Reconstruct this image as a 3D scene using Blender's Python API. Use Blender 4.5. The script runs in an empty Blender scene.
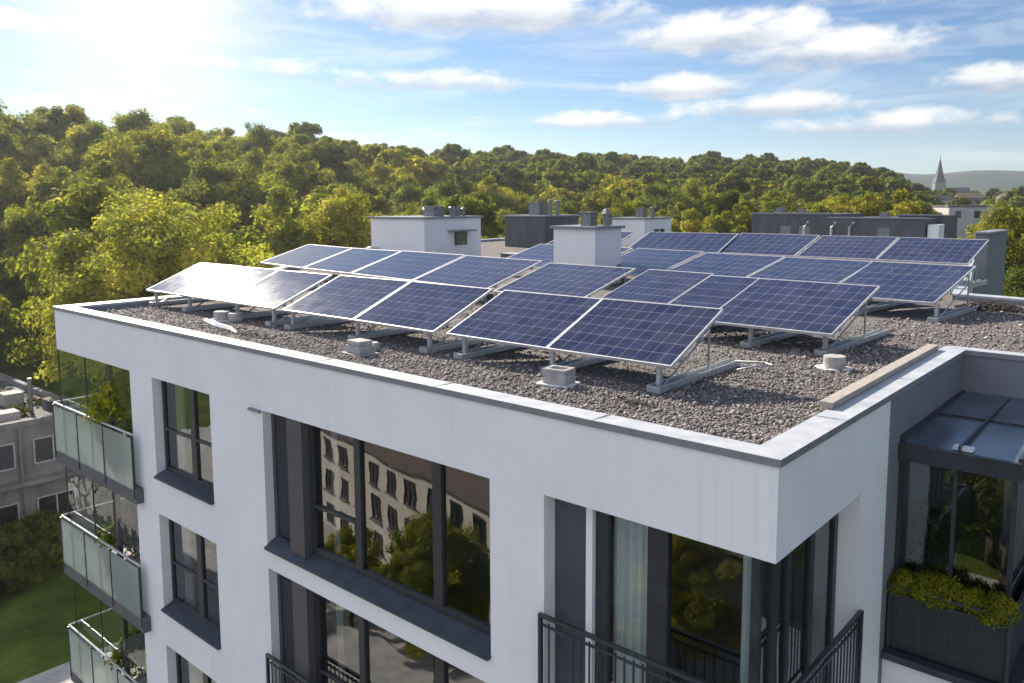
import bpy, bmesh, math, random
import numpy as np
from mathutils import Vector, Matrix
random.seed(7)
R = math.radians
scene = bpy.context.scene
col = scene.collection
GZ = -16.0                      # street level; the top of the front coping is z = 0
RZ = -0.18                      # gravel level on the roof

# ------------------------------------------------------------------ camera
F, PITCH, YAW, Y0, ROLL = 805.24, 0.109195, -0.717680, 290.86, -0.005003
CAM = np.array([3.0989, -7.5932, 2.5531])
fw = np.array([math.sin(YAW)*math.cos(PITCH), math.cos(YAW)*math.cos(PITCH), -math.sin(PITCH)])
rt = np.array([math.cos(YAW), -math.sin(YAW), 0.0])
up = np.cross(rt, fw)
rt, up = rt*math.cos(ROLL)+up*math.sin(ROLL), up*math.cos(ROLL)-rt*math.sin(ROLL)
cam = bpy.data.cameras.new("camera")
cam.sensor_width = 36.0
cam.lens = F*36.0/1024.0
cam.shift_y = -(341.5-Y0)/1024.0
cam.clip_start = 0.1
cam.clip_end = 9000.0
camo = bpy.data.objects.new("camera", cam)
col.objects.link(camo)
M = Matrix.Identity(4)
for i in range(3):
    M[i][0], M[i][1], M[i][2], M[i][3] = rt[i], up[i], -fw[i], CAM[i]
camo.matrix_world = M
scene.camera = camo
cam.dof.use_dof = True
cam.dof.focus_distance = 13.0
cam.dof.aperture_fstop = 2.4

def at(px, py, D):
    """a world point at camera depth D along the photograph's direction px, py"""
    return CAM + (fw + rt*(px-512)/F - up*(py-Y0)/F)*D

# ------------------------------------------------------------------ materials
def nmat(name):
    m = bpy.data.materials.new(name); m.use_nodes = True
    nt = m.node_tree
    for n in list(nt.nodes): nt.nodes.remove(n)
    out = nt.nodes.new('ShaderNodeOutputMaterial')
    return m, nt, out
def N(nt, t, **kw):
    n = nt.nodes.new(t)
    for k, v in kw.items():
        if k in n.inputs.keys(): n.inputs[k].default_value = v
        else: setattr(n, k, v)
    return n
def L(nt, a, b): nt.links.new(a, b)
def math_(nt, op, a, b=None, c=None, clamp=False):
    n = nt.nodes.new('ShaderNodeMath'); n.operation = op; n.use_clamp = clamp
    for i, v in enumerate((a, b, c)):
        if v is None: continue
        if isinstance(v, (int, float)): n.inputs[i].default_value = v
        else: nt.links.new(v, n.inputs[i])
    return n.outputs[0]
def ramp(nt, fac, stops):
    n = nt.nodes.new('ShaderNodeValToRGB')
    e = n.color_ramp.elements
    while len(e) > len(stops): e.remove(e[-1])
    while len(e) < len(stops): e.new(0.5)
    for i, (p, c) in enumerate(stops):
        e[i].position = p; e[i].color = (*c, 1) if len(c) == 3 else c
    nt.links.new(fac, n.inputs[0])
    return n.outputs[0]
def noise(nt, scale, detail=4, rough=.55, vec=None, dist=0.0):
    n = N(nt, 'ShaderNodeTexNoise'); n.inputs['Scale'].default_value = scale
    n.inputs['Detail'].default_value = detail; n.inputs['Roughness'].default_value = rough
    n.inputs['Distortion'].default_value = dist
    if vec is not None: L(nt, vec, n.inputs['Vector'])
    return n.outputs[0]
def posn(nt):
    return N(nt, 'ShaderNodeNewGeometry').outputs['Position']
def scaled(nt, vec, s):
    n = N(nt, 'ShaderNodeVectorMath', operation='MULTIPLY'); L(nt, vec, n.inputs[0]); n.inputs[1].default_value = s
    return n.outputs[0]
def rough_mat(name, c1, c2, rough=.7, metal=0.0, scale=6.0, bump=0.0, bscale=120.0, stretch=(1, 1, 1), spec=.4, lo=.35, hi=.65):
    """a surface of two close colours mottled by noise, with optional fine bump"""
    m, nt, out = nmat(name)
    p = N(nt, 'ShaderNodeBsdfPrincipled')
    v = scaled(nt, posn(nt), stretch)
    f = noise(nt, scale, 6, .62, v)
    L(nt, ramp(nt, f, [(lo, c1), (hi, c2)]), p.inputs['Base Color'])
    p.inputs['Metallic'].default_value = metal
    p.inputs['Specular IOR Level'].default_value = spec
    L(nt, math_(nt, 'ADD', math_(nt, 'MULTIPLY', f, .25), rough-.12), p.inputs['Roughness'])
    if bump:
        b = N(nt, 'ShaderNodeBump', Strength=bump, Distance=.01)
        L(nt, noise(nt, bscale, 3, .6), b.inputs['Height']); L(nt, b.outputs[0], p.inputs['Normal'])
    L(nt, p.outputs[0], out.inputs[0])
    return m

MAT = {}
# white render with faint rain streaks and grime below the coping
def stucco(name, base, dirt):
    m, nt, out = nmat(name)
    p = N(nt, 'ShaderNodeBsdfPrincipled', Roughness=.88)
    p.inputs['Specular IOR Level'].default_value = .25
    pos = posn(nt)
    broad = noise(nt, .7, 5, .6, pos)
    streak = noise(nt, 1.0, 5, .65, scaled(nt, pos, (5.0, 5.0, .35)))
    f = math_(nt, 'ADD', math_(nt, 'MULTIPLY', broad, .72), math_(nt, 'MULTIPLY', streak, .28))
    c_ = ramp(nt, f, [(.30, dirt), (.60, base)])
    run = noise(nt, 1.0, 3, .5, scaled(nt, pos, (9.0, 9.0, .22)))
    patch = noise(nt, .55, 3, .5, pos)
    stain = math_(nt, 'MULTIPLY', ramp(nt, run, [(.56, (0, 0, 0)), (.74, (1, 1, 1))]), ramp(nt, patch, [(.45, (0, 0, 0)), (.68, (1, 1, 1))]))
    ms = N(nt, 'ShaderNodeMix', data_type='RGBA'); L(nt, math_(nt, 'MULTIPLY', stain, .28), ms.inputs[0]); L(nt, c_, ms.inputs[6]); ms.inputs[7].default_value = (*(q*.62 for q in dirt), 1)
    L(nt, ms.outputs[2], p.inputs['Base Color'])
    b = N(nt, 'ShaderNodeBump', Strength=.25, Distance=.006)
    L(nt, noise(nt, 160, 3, .7), b.inputs['Height']); L(nt, b.outputs[0], p.inputs['Normal'])
    L(nt, p.outputs[0], out.inputs[0])
    return m
MAT['stucco'] = stucco('white_stucco', (.805, .805, .835), (.735, .735, .760))
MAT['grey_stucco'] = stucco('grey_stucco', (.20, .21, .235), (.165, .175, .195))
MAT['hut'] = stucco('hut_render', (.81, .81, .82), (.74, .74, .74))
MAT['coping'] = rough_mat('coping_sheet', (.40, .42, .45), (.52, .535, .56), rough=.5, metal=.25, scale=3.0, bump=.05, bscale=9)
MAT['fascia'] = rough_mat('coping_fascia', (.20, .21, .235), (.25, .26, .285), rough=.5, metal=.2, scale=4)
MAT['dark'] = rough_mat('anthracite_frame', (.022, .025, .032), (.034, .038, .047), rough=.42, scale=5, spec=.5)
MAT['sill'] = rough_mat('sill_sheet', (.040, .052, .070), (.062, .076, .098), rough=.38, metal=.3, scale=4, bump=.04, bscale=12)
MAT['pier'] = rough_mat('pier_panel', (.075, .072, .080), (.095, .090, .098), rough=.6, scale=3)
MAT['screen'] = rough_mat('shutter_panel', (.060, .062, .078), (.080, .082, .100), rough=.62, scale=2.0, stretch=(1, 1, .2))
MAT['slab'] = rough_mat('balcony_slab', (.085, .088, .098), (.120, .122, .132), rough=.7, scale=3)
MAT['steel'] = rough_mat('brushed_rail', (.46, .47, .49), (.58, .59, .60), rough=.34, metal=.85, scale=10)
MAT['rail'] = rough_mat('painted_rail', (.020, .026, .034), (.032, .040, .050), rough=.35, scale=8, spec=.6)
MAT['alu'] = rough_mat('panel_frame', (.44, .45, .48), (.58, .59, .61), rough=.5, metal=.4, scale=9)
MAT['galv'] = rough_mat('galvanised', (.34, .36, .38), (.52, .54, .55), rough=.48, metal=.6, scale=14)
MAT['back'] = rough_mat('panel_back', (.035, .035, .04), (.05, .05, .055), rough=.7, scale=5)
MAT['concrete'] = rough_mat('cast_concrete', (.30, .29, .28), (.46, .45, .43), rough=.85, scale=9, bump=.4, bscale=70)
MAT['timber'] = rough_mat('weathered_plank', (.27, .245, .215), (.42, .385, .34), rough=.8, scale=7, stretch=(6, .5, 6), bump=.3, bscale=40)
MAT['clad'] = rough_mat('dark_cladding', (.060, .066, .078), (.095, .100, .112), rough=.6, scale=2.2, stretch=(1, 1, .25))
MAT['room'] = rough_mat('room_plaster', (.26, .26, .25), (.34, .33, .32), rough=.9, scale=2)
MAT['duct'] = rough_mat('vent_sheet', (.14, .15, .16), (.26, .27, .28), rough=.5, metal=.5, scale=10)
MAT['soil'] = rough_mat('dark_litter', (.020, .017, .014), (.055, .047, .038), rough=.95, scale=20, bump=.6, bscale=60)
MAT['bark'] = rough_mat('bark', (.050, .040, .030), (.11, .09, .07), rough=.95, scale=6, stretch=(4, 4, .6), bump=.6, bscale=14)
MAT['old_wall'] = stucco('old_wall', (.235, .228, .225), (.105, .103, .102))
MAT['beige_wall'] = stucco('beige_wall', (.80, .74, .67), (.64, .57, .50))
MAT['cream_wall'] = stucco('cream_wall', (.48, .47, .46), (.36, .36, .35))
MAT['tile'] = rough_mat('roof_tile', (.085, .062, .050), (.14, .105, .085), rough=.85, scale=1.2, stretch=(1, 1, 3), bump=.5, bscale=7)
MAT['slate'] = rough_mat('slate', (.055, .06, .07), (.09, .095, .105), rough=.7, scale=1.5)
MAT['bitumen'] = rough_mat('roof_felt', (.05, .05, .05), (.17, .16, .15), rough=.9, scale=.8, bump=.3, bscale=10, lo=.42, hi=.62)
MAT['path'] = rough_mat('paving', (.30, .29, .29), (.46, .45, .43), rough=.85, scale=1.6, bump=.2, bscale=20)
MAT['canopy'] = rough_mat('canopy_sheet', (.07, .10, .13), (.17, .22, .27), rough=.20, metal=.45, scale=1.1, spec=.7, bump=.06, bscale=3)
MAT['paper'] = rough_mat('pale_scrap', (.62, .64, .66), (.74, .75, .77), rough=.7)
MAT['planter'] = rough_mat('planter_board', (.018, .024, .028), (.030, .038, .043), rough=.5, scale=2, stretch=(14, 1, .4))

def glass(name, tint, ior=1.75, rough=0.0):
    m, nt, out = nmat(name)
    fr = N(nt, 'ShaderNodeFresnel'); fr.inputs[0].default_value = ior
    tr = N(nt, 'ShaderNodeBsdfTransparent'); tr.inputs[0].default_value = (*tint, 1)
    gl = N(nt, 'ShaderNodeBsdfGlossy'); gl.inputs[0].default_value = (.95, .98, 1, 1); gl.inputs['Roughness'].default_value = rough
    # old float-glass unevenness
    b = N(nt, 'ShaderNodeBump', Strength=.03, Distance=.4); L(nt, noise(nt, 1.1, 3, .5), b.inputs['Height'])
    L(nt, b.outputs[0], gl.inputs['Normal'])
    mx = N(nt, 'ShaderNodeMixShader'); L(nt, fr.outputs[0], mx.inputs[0]); L(nt, tr.outputs[0], mx.inputs[1]); L(nt, gl.outputs[0], mx.inputs[2])
    L(nt, mx.outputs[0], out.inputs[0])
    return m
MAT['glass'] = glass('window_glass', (.93, .985, .975), 2.35)
MAT['corner_glass'] = glass('corner_glass', (.95, .99, .985), 1.85)
MAT['clear'] = glass('balcony_glass', (.86, .91, .89), 1.5)
def frosted():
    m, nt, out = nmat('frosted_glass')
    d = N(nt, 'ShaderNodeBsdfDiffuse'); d.inputs[0].default_value = (.72, .80, .77, 1)
    t = N(nt, 'ShaderNodeBsdfTranslucent'); t.inputs[0].default_value = (.82, .90, .87, 1)
    c = N(nt, 'ShaderNodeBsdfTransparent'); c.inputs[0].default_value = (.80, .92, .88, 1)
    a = N(nt, 'ShaderNodeMixShader'); a.inputs[0].default_value = .7; L(nt, d.outputs[0], a.inputs[1]); L(nt, t.outputs[0], a.inputs[2])
    b = N(nt, 'ShaderNodeMixShader'); b.inputs[0].default_value = .16; L(nt, a.outputs[0], b.inputs[1]); L(nt, c.outputs[0], b.inputs[2])
    g = N(nt, 'ShaderNodeBsdfGlossy'); g.inputs['Roughness'].default_value = .12
    e = N(nt, 'ShaderNodeMixShader'); fr = N(nt, 'ShaderNodeFresnel'); fr.inputs[0].default_value = 1.4
    L(nt, fr.outputs[0], e.inputs[0]); L(nt, b.outputs[0], e.inputs[1]); L(nt, g.outputs[0], e.inputs[2])
    L(nt, e.outputs[0], out.inputs[0])
    return m
MAT['frosted'] = frosted()
def curtain(name, c):
    m, nt, out = nmat(name)
    d = N(nt, 'ShaderNodeBsdfDiffuse'); d.inputs[0].default_value = (*c, 1)
    t = N(nt, 'ShaderNodeBsdfTranslucent'); t.inputs[0].default_value = (*c, 1)
    a = N(nt, 'ShaderNodeMixShader'); a.inputs[0].default_value = .1; L(nt, d.outputs[0], a.inputs[1]); L(nt, t.outputs[0], a.inputs[2])
    L(nt, a.outputs[0], out.inputs[0]); return m
MAT['curtain'] = curtain('sheer_curtain', (.90, .94, .93))
MAT['drape'] = curtain('grey_drape', (.22, .21, .23))

def cells():
    """silicon cells: 10 x 6 grid in the panel's own UVs, pale gaps, chamfer dots and thin busbars"""
    m, nt, out = nmat('solar_cells')
    p = N(nt, 'ShaderNodeBsdfPrincipled')
    uv = N(nt, 'ShaderNodeUVMap').outputs[0]
    s = N(nt, 'ShaderNodeSeparateXYZ'); L(nt, uv, s.inputs[0])
    nx, ny = 10, 6
    U = math_(nt, 'MULTIPLY', s.outputs[0], nx); V = math_(nt, 'MULTIPLY', s.outputs[1], ny)
    fu = math_(nt, 'FRACT', U); fv = math_(nt, 'FRACT', V)
    du = math_(nt, 'SUBTRACT', .5, math_(nt, 'ABSOLUTE', math_(nt, 'SUBTRACT', fu, .5)))
    dv = math_(nt, 'SUBTRACT', .5, math_(nt, 'ABSOLUTE', math_(nt, 'SUBTRACT', fv, .5)))
    line = math_(nt, 'MAXIMUM', math_(nt, 'LESS_THAN', du, .026), math_(nt, 'LESS_THAN', dv, .024))
    dot = math_(nt, 'LESS_THAN', math_(nt, 'ADD', du, dv), .11)
    grid = math_(nt, 'MAXIMUM', line, dot)
    # busbars, along the slope
    bb = math_(nt, 'FRACT', math_(nt, 'ADD', math_(nt, 'MULTIPLY', U, 4.0), .5))
    bus = math_(nt, 'LESS_THAN', math_(nt, 'ABSOLUTE', math_(nt, 'SUBTRACT', bb, .5)), .05)
    # each cell its own shade
    cu = math_(nt, 'FLOOR', U); cv = math_(nt, 'FLOOR', V)
    cmb = N(nt, 'ShaderNodeCombineXYZ'); L(nt, cu, cmb.inputs[0]); L(nt, cv, cmb.inputs[1])
    oi = N(nt, 'ShaderNodeObjectInfo'); L(nt, oi.outputs['Random'], cmb.inputs[2])
    wn = N(nt, 'ShaderNodeTexWhiteNoise'); L(nt, cmb.outputs[0], wn.inputs['Vector'])
    cc = ramp(nt, wn.outputs['Value'], [(0, (.007, .010, .040)), (.5, (.010, .014, .052)), (1, (.013, .018, .065))])
    m1 = N(nt, 'ShaderNodeMix', data_type='RGBA'); L(nt, math_(nt, 'MULTIPLY', bus, .14), m1.inputs[0]); L(nt, cc, m1.inputs[6]); m1.inputs[7].default_value = (.24, .27, .36, 1)
    m2 = N(nt, 'ShaderNodeMix', data_type='RGBA'); L(nt, math_(nt, 'MULTIPLY', grid, .26), m2.inputs[0]); L(nt, m1.outputs[2], m2.inputs[6]); m2.inputs[7].default_value = (.44, .47, .58, 1)
    # dust settled on the glass, more towards the low edge
    pos = posn(nt)
    du2 = noise(nt, 2.6, 6, .7, pos)
    dust = math_(nt, 'MULTIPLY', ramp(nt, du2, [(.35, (0, 0, 0)), (.8, (1, 1, 1))]), .10)
    m3 = N(nt, 'ShaderNodeMix', data_type='RGBA'); L(nt, dust, m3.inputs[0]); L(nt, m2.outputs[2], m3.inputs[6]); m3.inputs[7].default_value = (.42, .40, .38, 1)
    L(nt, m3.outputs[2], p.inputs['Base Color'])
    L(nt, math_(nt, 'ADD', .055, math_(nt, 'MULTIPLY', du2, .085)), p.inputs['Roughness'])
    p.inputs['IOR'].default_value = 1.38
    p.inputs['Coat Weight'].default_value = .02; p.inputs['Coat Roughness'].default_value = .06; p.inputs['Coat IOR'].default_value = 1.35
    L(nt, p.outputs[0], out.inputs[0])
    return m
MAT['cells'] = cells()

def gravel_mat():
    m, nt, out = nmat('roof_gravel')
    p = N(nt, 'ShaderNodeBsdfPrincipled', Roughness=.92)
    v = N(nt, 'ShaderNodeTexVoronoi'); v.inputs['Scale'].default_value = 25
    L(nt, posn(nt), v.inputs['Vector'])
    sep = N(nt, 'ShaderNodeSeparateColor'); L(nt, v.outputs['Color'], sep.inputs[0])
    c = ramp(nt, sep.outputs[0], [(0, (.105, .095, .09)), (.35, (.19, .170, .162)), (.7, (.265, .242, .232)), (1, (.42, .395, .38))])
    edge = ramp(nt, v.outputs['Distance'], [(.30, (1, 1, 1)), (.65, (.5, .49, .48))])
    mm = N(nt, 'ShaderNodeMix', data_type='RGBA', blend_type='MULTIPLY'); mm.inputs[0].default_value = 1; L(nt, c, mm.inputs[6]); L(nt, edge, mm.inputs[7])
    big = ramp(nt, noise(nt, .8, 6, .65, posn(nt)), [(.34, (.70, .68, .66)), (.62, (1, 1, 1))])
    m2 = N(nt, 'ShaderNodeMix', data_type='RGBA', blend_type='MULTIPLY'); m2.inputs[0].default_value = 1; L(nt, mm.outputs[2], m2.inputs[6]); L(nt, big, m2.inputs[7])
    L(nt, m2.outputs[2], p.inputs['Base Color'])
    b = N(nt, 'ShaderNodeBump', Strength=1.0, Distance=.035, invert=True); L(nt, v.outputs['Distance'], b.inputs['Height']); L(nt, b.outputs[0], p.inputs['Normal'])
    L(nt, p.outputs[0], out.inputs[0]); return m
MAT['gravel'] = gravel_mat()
def stone_mat():
    m, nt, out = nmat('loose_stone')
    p = N(nt, 'ShaderNodeBsdfPrincipled', Roughness=.9)
    a = N(nt, 'ShaderNodeAttribute', attribute_name='tint')
    L(nt, ramp(nt, a.outputs['Fac'], [(0, (.10, .088, .082)), (.4, (.20, .178, .168)), (.75, (.275, .250, .238)), (1, (.47, .44, .42))]), p.inputs['Base Color'])
    L(nt, p.outputs[0], out.inputs[0]); return m
MAT['stone'] = stone_mat()

def leaf_mat(name, stops, trans=.34):
    m, nt, out = nmat(name)
    a = N(nt, 'ShaderNodeAttribute', attribute_name='tint')
    oi = N(nt, 'ShaderNodeObjectInfo')
    f = math_(nt, 'ADD', math_(nt, 'MULTIPLY', a.outputs['Fac'], .8), math_(nt, 'MULTIPLY', oi.outputs['Random'], .2))
    c = ramp(nt, f, stops)
    mm = N(nt, 'ShaderNodeMix', data_type='RGBA', blend_type='MULTIPLY'); mm.inputs[0].default_value = 1
    L(nt, c, mm.inputs[6]); L(nt, oi.outputs['Color'], mm.inputs[7])
    d = N(nt, 'ShaderNodeBsdfDiffuse'); L(nt, mm.outputs[2], d.inputs[0])
    t = N(nt, 'ShaderNodeBsdfTranslucent')
    warm = N(nt, 'ShaderNodeMix', data_type='RGBA', blend_type='MULTIPLY'); warm.inputs[0].default_value = 1
    L(nt, mm.outputs[2], warm.inputs[6]); warm.inputs[7].default_value = (1.28, 1.38, .55, 1); L(nt, warm.outputs[2], t.inputs[0])
    x = N(nt, 'ShaderNodeMixShader'); x.inputs[0].default_value = trans; L(nt, d.outputs[0], x.inputs[1]); L(nt, t.outputs[0], x.inputs[2])
    g = N(nt, 'ShaderNodeBsdfGlossy'); g.inputs['Roughness'].default_value = .45; g.inputs[0].default_value = (.9, .9, .8, 1)
    y = N(nt, 'ShaderNodeMixShader'); y.inputs[0].default_value = .007; L(nt, x.outputs[0], y.inputs[1]); L(nt, g.outputs[0], y.inputs[2])
    L(nt, y.outputs[0], out.inputs[0]); return m
MAT['leaf'] = leaf_mat('foliage', [(0, (.060, .080, .019)), (.4, (.140, .160, .034)), (.75, (.235, .238, .052)), (1, (.36, .32, .082))], .60)
MAT['shrub'] = leaf_mat('shrub_foliage', [(0, (.045, .065, .012)), (.5, (.13, .14, .02)), (1, (.26, .23, .03))], .4)

def grass_mat():
    m, nt, out = nmat('lawn')
    p = N(nt, 'ShaderNodeBsdfPrincipled', Roughness=.95)
    p.inputs['Specular IOR Level'].default_value = .04
    f = noise(nt, .35, 8, .72, posn(nt))
    L(nt, ramp(nt, f, [(.35, (.040, .058, .014)), (.55, (.085, .118, .022)), (.72, (.15, .165, .04))]), p.inputs['Base Color'])
    b = N(nt, 'ShaderNodeBump', Strength=.7, Distance=.08); L(nt, noise(nt, 14, 4, .7), b.inputs['Height']); L(nt, b.outputs[0], p.inputs['Normal'])
    L(nt, p.outputs[0], out.inputs[0]); return m
MAT['grass'] = grass_mat()
MAT['far_hill'] = rough_mat('wooded_hill', (.018, .038, .040), (.030, .055, .052), rough=.95, scale=.05, bump=.8, bscale=.06)

# ------------------------------------------------------------------ mesh helpers
class MB:
    def __init__(s): s.v = []; s.f = []
    def quad(s, *p):
        k = len(s.v); s.v += [tuple(q) for q in p]; s.f.append(tuple(range(k, k+len(p)))); return s
    def box(s, x0, x1, y0, y1, z0, z1):
        k = len(s.v)
        s.v += [(x0,y0,z0),(x1,y0,z0),(x1,y1,z0),(x0,y1,z0),(x0,y0,z1),(x1,y0,z1),(x1,y1,z1),(x0,y1,z1)]
        for f in ((0,3,2,1),(4,5,6,7),(0,1,5,4),(1,2,6,5),(2,3,7,6),(3,0,4,7)): s.f.append(tuple(k+i for i in f))
        return s
    def prism(s, pts, z0, z1):
        """vertical prism over a CCW outline"""
        k = len(s.v); n = len(pts)
        s.v += [(x, y, z0) for x, y in pts]+[(x, y, z1) for x, y in pts]
        s.f.append(tuple(k+n+i for i in range(n))); s.f.append(tuple(k+n-1-i for i in range(n)))
        for i in range(n):
            j = (i+1) % n; s.f.append((k+i, k+j, k+n+j, k+n+i))
        return s
    def lathe(s, prof, c=(0, 0, 0), n=20):
        k = len(s.v); m = len(prof)
        for r, z in prof:
            for i in range(n):
                a = 2*math.pi*i/n; s.v.append((c[0]+r*math.cos(a), c[1]+r*math.sin(a), c[2]+z))
        for j in range(m-1):
            for i in range(n):
                i2 = (i+1) % n; s.f.append((k+j*n+i, k+j*n+i2, k+(j+1)*n+i2, k+(j+1)*n+i))
        s.f.append(tuple(k+n-1-i for i in range(n))); s.f.append(tuple(k+(m-1)*n+i for i in range(n)))
        return s
    def tube(s, pts, rad, n=7):
        pts = [Vector(p) for p in pts]
        rad = rad if isinstance(rad, (list, tuple)) else [rad]*len(pts)
        k = len(s.v)
        for i, p in enumerate(pts):
            d = (pts[min(i+1, len(pts)-1)]-pts[max(i-1, 0)]).normalized()
            a = d.cross(Vector((0, 0, 1)) if abs(d.z) < .9 else Vector((1, 0, 0))).normalized(); b = d.cross(a)
            for j in range(n):
                t = 2*math.pi*j/n; q = p+(a*math.cos(t)+b*math.sin(t))*rad[i]; s.v.append(tuple(q))
        for i in range(len(pts)-1):
            for j in range(n):
                j2 = (j+1) % n; s.f.append((k+i*n+j, k+(i+1)*n+j, k+(i+1)*n+j2, k+i*n+j2))
        s.f.append(tuple(k+j for j in range(n))); s.f.append(tuple(k+(len(pts)-1)*n+n-1-j for j in range(n)))
        return s
    def build(s, name, mat, parent=None, bevel=0.0, smooth=False):
        off = np.zeros(3)
        p = parent
        while p is not None: off += np.array(p.location); p = p.parent
        me = bpy.data.meshes.new(name)
        v = [tuple(np.array(q)-off) for q in s.v] if parent is not None else s.v
        me.from_pydata(v, [], s.f); me.update()
        me.materials.append(MAT[mat] if isinstance(mat, str) else mat)
        if smooth: me.polygons.foreach_set('use_smooth', [True]*len(me.polygons))
        o = bpy.data.objects.new(name, me); col.objects.link(o)
        if parent is not None: o.parent = parent
        if bevel:
            b = o.modifiers.new('bevel', 'BEVEL'); b.width = bevel; b.segments = 2; b.limit_method = 'ANGLE'
        return o
def tag(o, label=None, cat=None, group=None, kind=None):
    if label: o['label'] = label
    if cat: o['category'] = cat
    if group: o['group'] = group
    if kind: o['kind'] = kind
    return o
def empty(name, loc, label, cat, group=None):
    o = bpy.data.objects.new(name, None); o.location = loc; o.empty_display_size = .3; col.objects.link(o)
    return tag(o, label, cat, group)
def children(o): return [c for c in bpy.data.objects if c.parent is o]
def copy_tree(o, kids=None, parent=None):
    c = o.copy(); col.objects.link(c); c.parent = parent
    for ch in o.children: copy_tree(ch, None, c)
    return c

# ------------------------------------------------------------------ the apartment building
bld = empty('apartment_building', (-9, 4, GZ), 'white rendered apartment block with gravel roof carrying the solar panels', 'building')
OUT = [(-19, 0), (0, 0), (0, 7.78), (9, 7.78), (9, 15.2), (-1.95, 17.4), (-5.5, 36), (-36, 36), (-36, 26), (-24.5, 9.3), (-19, 7.5)]
def inset(poly, d):
    n = len(poly); res = []
    for i in range(n):
        p0, p1, p2 = Vector(poly[i-1]), Vector(poly[i]), Vector(poly[(i+1) % n])
        a = (p1-p0).normalized(); b = (p2-p1).normalized()
        na, nb = Vector((-a.y, a.x)), Vector((-b.y, b.x))
        k = (na+nb); k = k/(1+na.dot(nb)); res.append(tuple(p1+k*d))
    return res
IN = inset(OUT, .385); WALL = inset(OUT, .03)
n = len(OUT)
mb = MB()
for i in range(n):        # coping: top sheet, drip edge and inner drop
    j = (i+1) % n
    mb.quad((*OUT[i], 0), (*OUT[j], 0), (*IN[j], -.012), (*IN[i], -.012))
    mb.quad((*IN[i], -.012), (*IN[j], -.012), (*IN[j], -.07), (*IN[i], -.07))
mb.build('coping', 'coping', bld)
mb = MB()
for i in range(n):
    j = (i+1) % n
    mb.quad((*OUT[i], -.085), (*OUT[j], -.085), (*OUT[j], 0), (*OUT[i], 0))
    mb.quad((*WALL[i], -.085), (*WALL[j], -.085), (*OUT[j], -.085), (*OUT[i], -.085))
mb.build('coping_edge', 'fascia', bld)
mb = MB(); IN2 = inset(OUT, .375)
for i in range(n):
    j = (i+1) % n; mb.quad((*IN2[j], -.4), (*IN2[i], -.4), (*IN2[i], -.014), (*IN2[j], -.014))
mb.build('parapet_lining', 'fascia', bld)
mb = MB(); mb.quad(*[(*p, RZ) for p in inset(OUT, .2)]); mb.build('roof_deck', 'gravel', bld)
# seams in the coping sheets
for x in (-16.2, -13.4, -10.6, -7.8, -5.0, -2.3): MB().box(x, x+.012, -.003, .38, -.006, .003).build('coping_seam', 'coping', bld)
for y in (1.9, 4.7): MB().box(-.38, .003, y, y+.012, -.006, .003).build('coping_seam', 'coping', bld)
for x in (2.8, 5.6): MB().box(x, x+.012, 7.777, 8.16, -.006, .003).build('coping_seam', 'coping', bld)

def facade(mb, to3, u0, u1, z0, z1, holes, depth):
    """plane u,z with rectangular holes and reveals; to3(u, t, z) with t the depth into the wall"""
    us = sorted({u0, u1, *[h[0] for h in holes], *[h[1] for h in holes]}); us = [u for u in us if u0 <= u <= u1]
    zs = sorted({z0, z1, *[h[2] for h in holes], *[h[3] for h in holes]}); zs = [z for z in zs if z0 <= z <= z1]
    for a, b in zip(us, us[1:]):
        for c, d in zip(zs, zs[1:]):
            mu, mz = (a+b)/2, (c+d)/2
            if any(h[0] < mu < h[1] and h[2] < mz < h[3] for h in holes): continue
            mb.quad(to3(a, 0, c), to3(b, 0, c), to3(b, 0, d), to3(a, 0, d))
    for h in holes:
        a, b, c, d = h[:4]
        c = max(c, z0)
        open_ = h[4] if len(h) > 4 else ''
        if 'l' not in open_: mb.quad(to3(a, 0, c), to3(a, 0, d), to3(a, depth, d), to3(a, depth, c))
        if 'r' not in open_: mb.quad(to3(b, 0, d), to3(b, 0, c), to3(b, depth, c), to3(b, depth, d))
        mb.quad(to3(a, 0, d), to3(b, 0, d), to3(b, depth, d), to3(a, depth, d))
        mb.quad(to3(b, 0, c), to3(a, 0, c), to3(a, depth, c), to3(b, depth, c))
front = lambda u, t, z: (u, .03+t, z)
right = lambda u, t, z: (-.03-t, u, z)
SM, BG = (-13.74, -11.32), (-9.47, -3.97)
holes = [(-18.97, -14.8, GZ, -1.10, 'lr')]
for k in range(5):
    holes.append((SM[0], SM[1], -3.27-3*k, -1.10-3*k))
    holes.append((BG[0], BG[1], -3.63-3*k, -1.10-3*k if k == 0 else -1.03-3*k))
    holes.append((-3.04, -.03, -3.85-3*k, -1.10-3*k, 'r'))
mb = MB(); facade(mb, front, -18.97, -.03, GZ, -.085, holes, .34)
facade(mb, right, .03, 3.70, GZ, -.085, [(.03, 2.64, -3.85-3*k, -1.10-3*k, 'l') for k in range(5)], .34)
mb.build('wall', 'stucco', bld)
# grey return of the right-hand side and the courtyard wall
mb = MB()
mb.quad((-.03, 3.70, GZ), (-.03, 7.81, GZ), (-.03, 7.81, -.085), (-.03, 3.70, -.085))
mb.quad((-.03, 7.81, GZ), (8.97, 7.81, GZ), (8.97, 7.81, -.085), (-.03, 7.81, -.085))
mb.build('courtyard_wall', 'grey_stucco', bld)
mb = MB()
for i in range(3, n):
    j = (i+1) % n
    a, b = WALL[i], WALL[j]
    if i == n-1:   # left side, behind the loggias
        b = (WALL[j][0], 3.5)
        mb.quad((*(WALL[0][0], 3.5), -1.10), (*WALL[0], -1.10), (*WALL[0], -.085), (*(WALL[0][0], 3.5), -.085))
    mb.quad((*a, GZ), (*b, GZ), (*b, -.085), (*a, -.085))
mb.build('rear_wall', 'stucco', bld)
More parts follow.
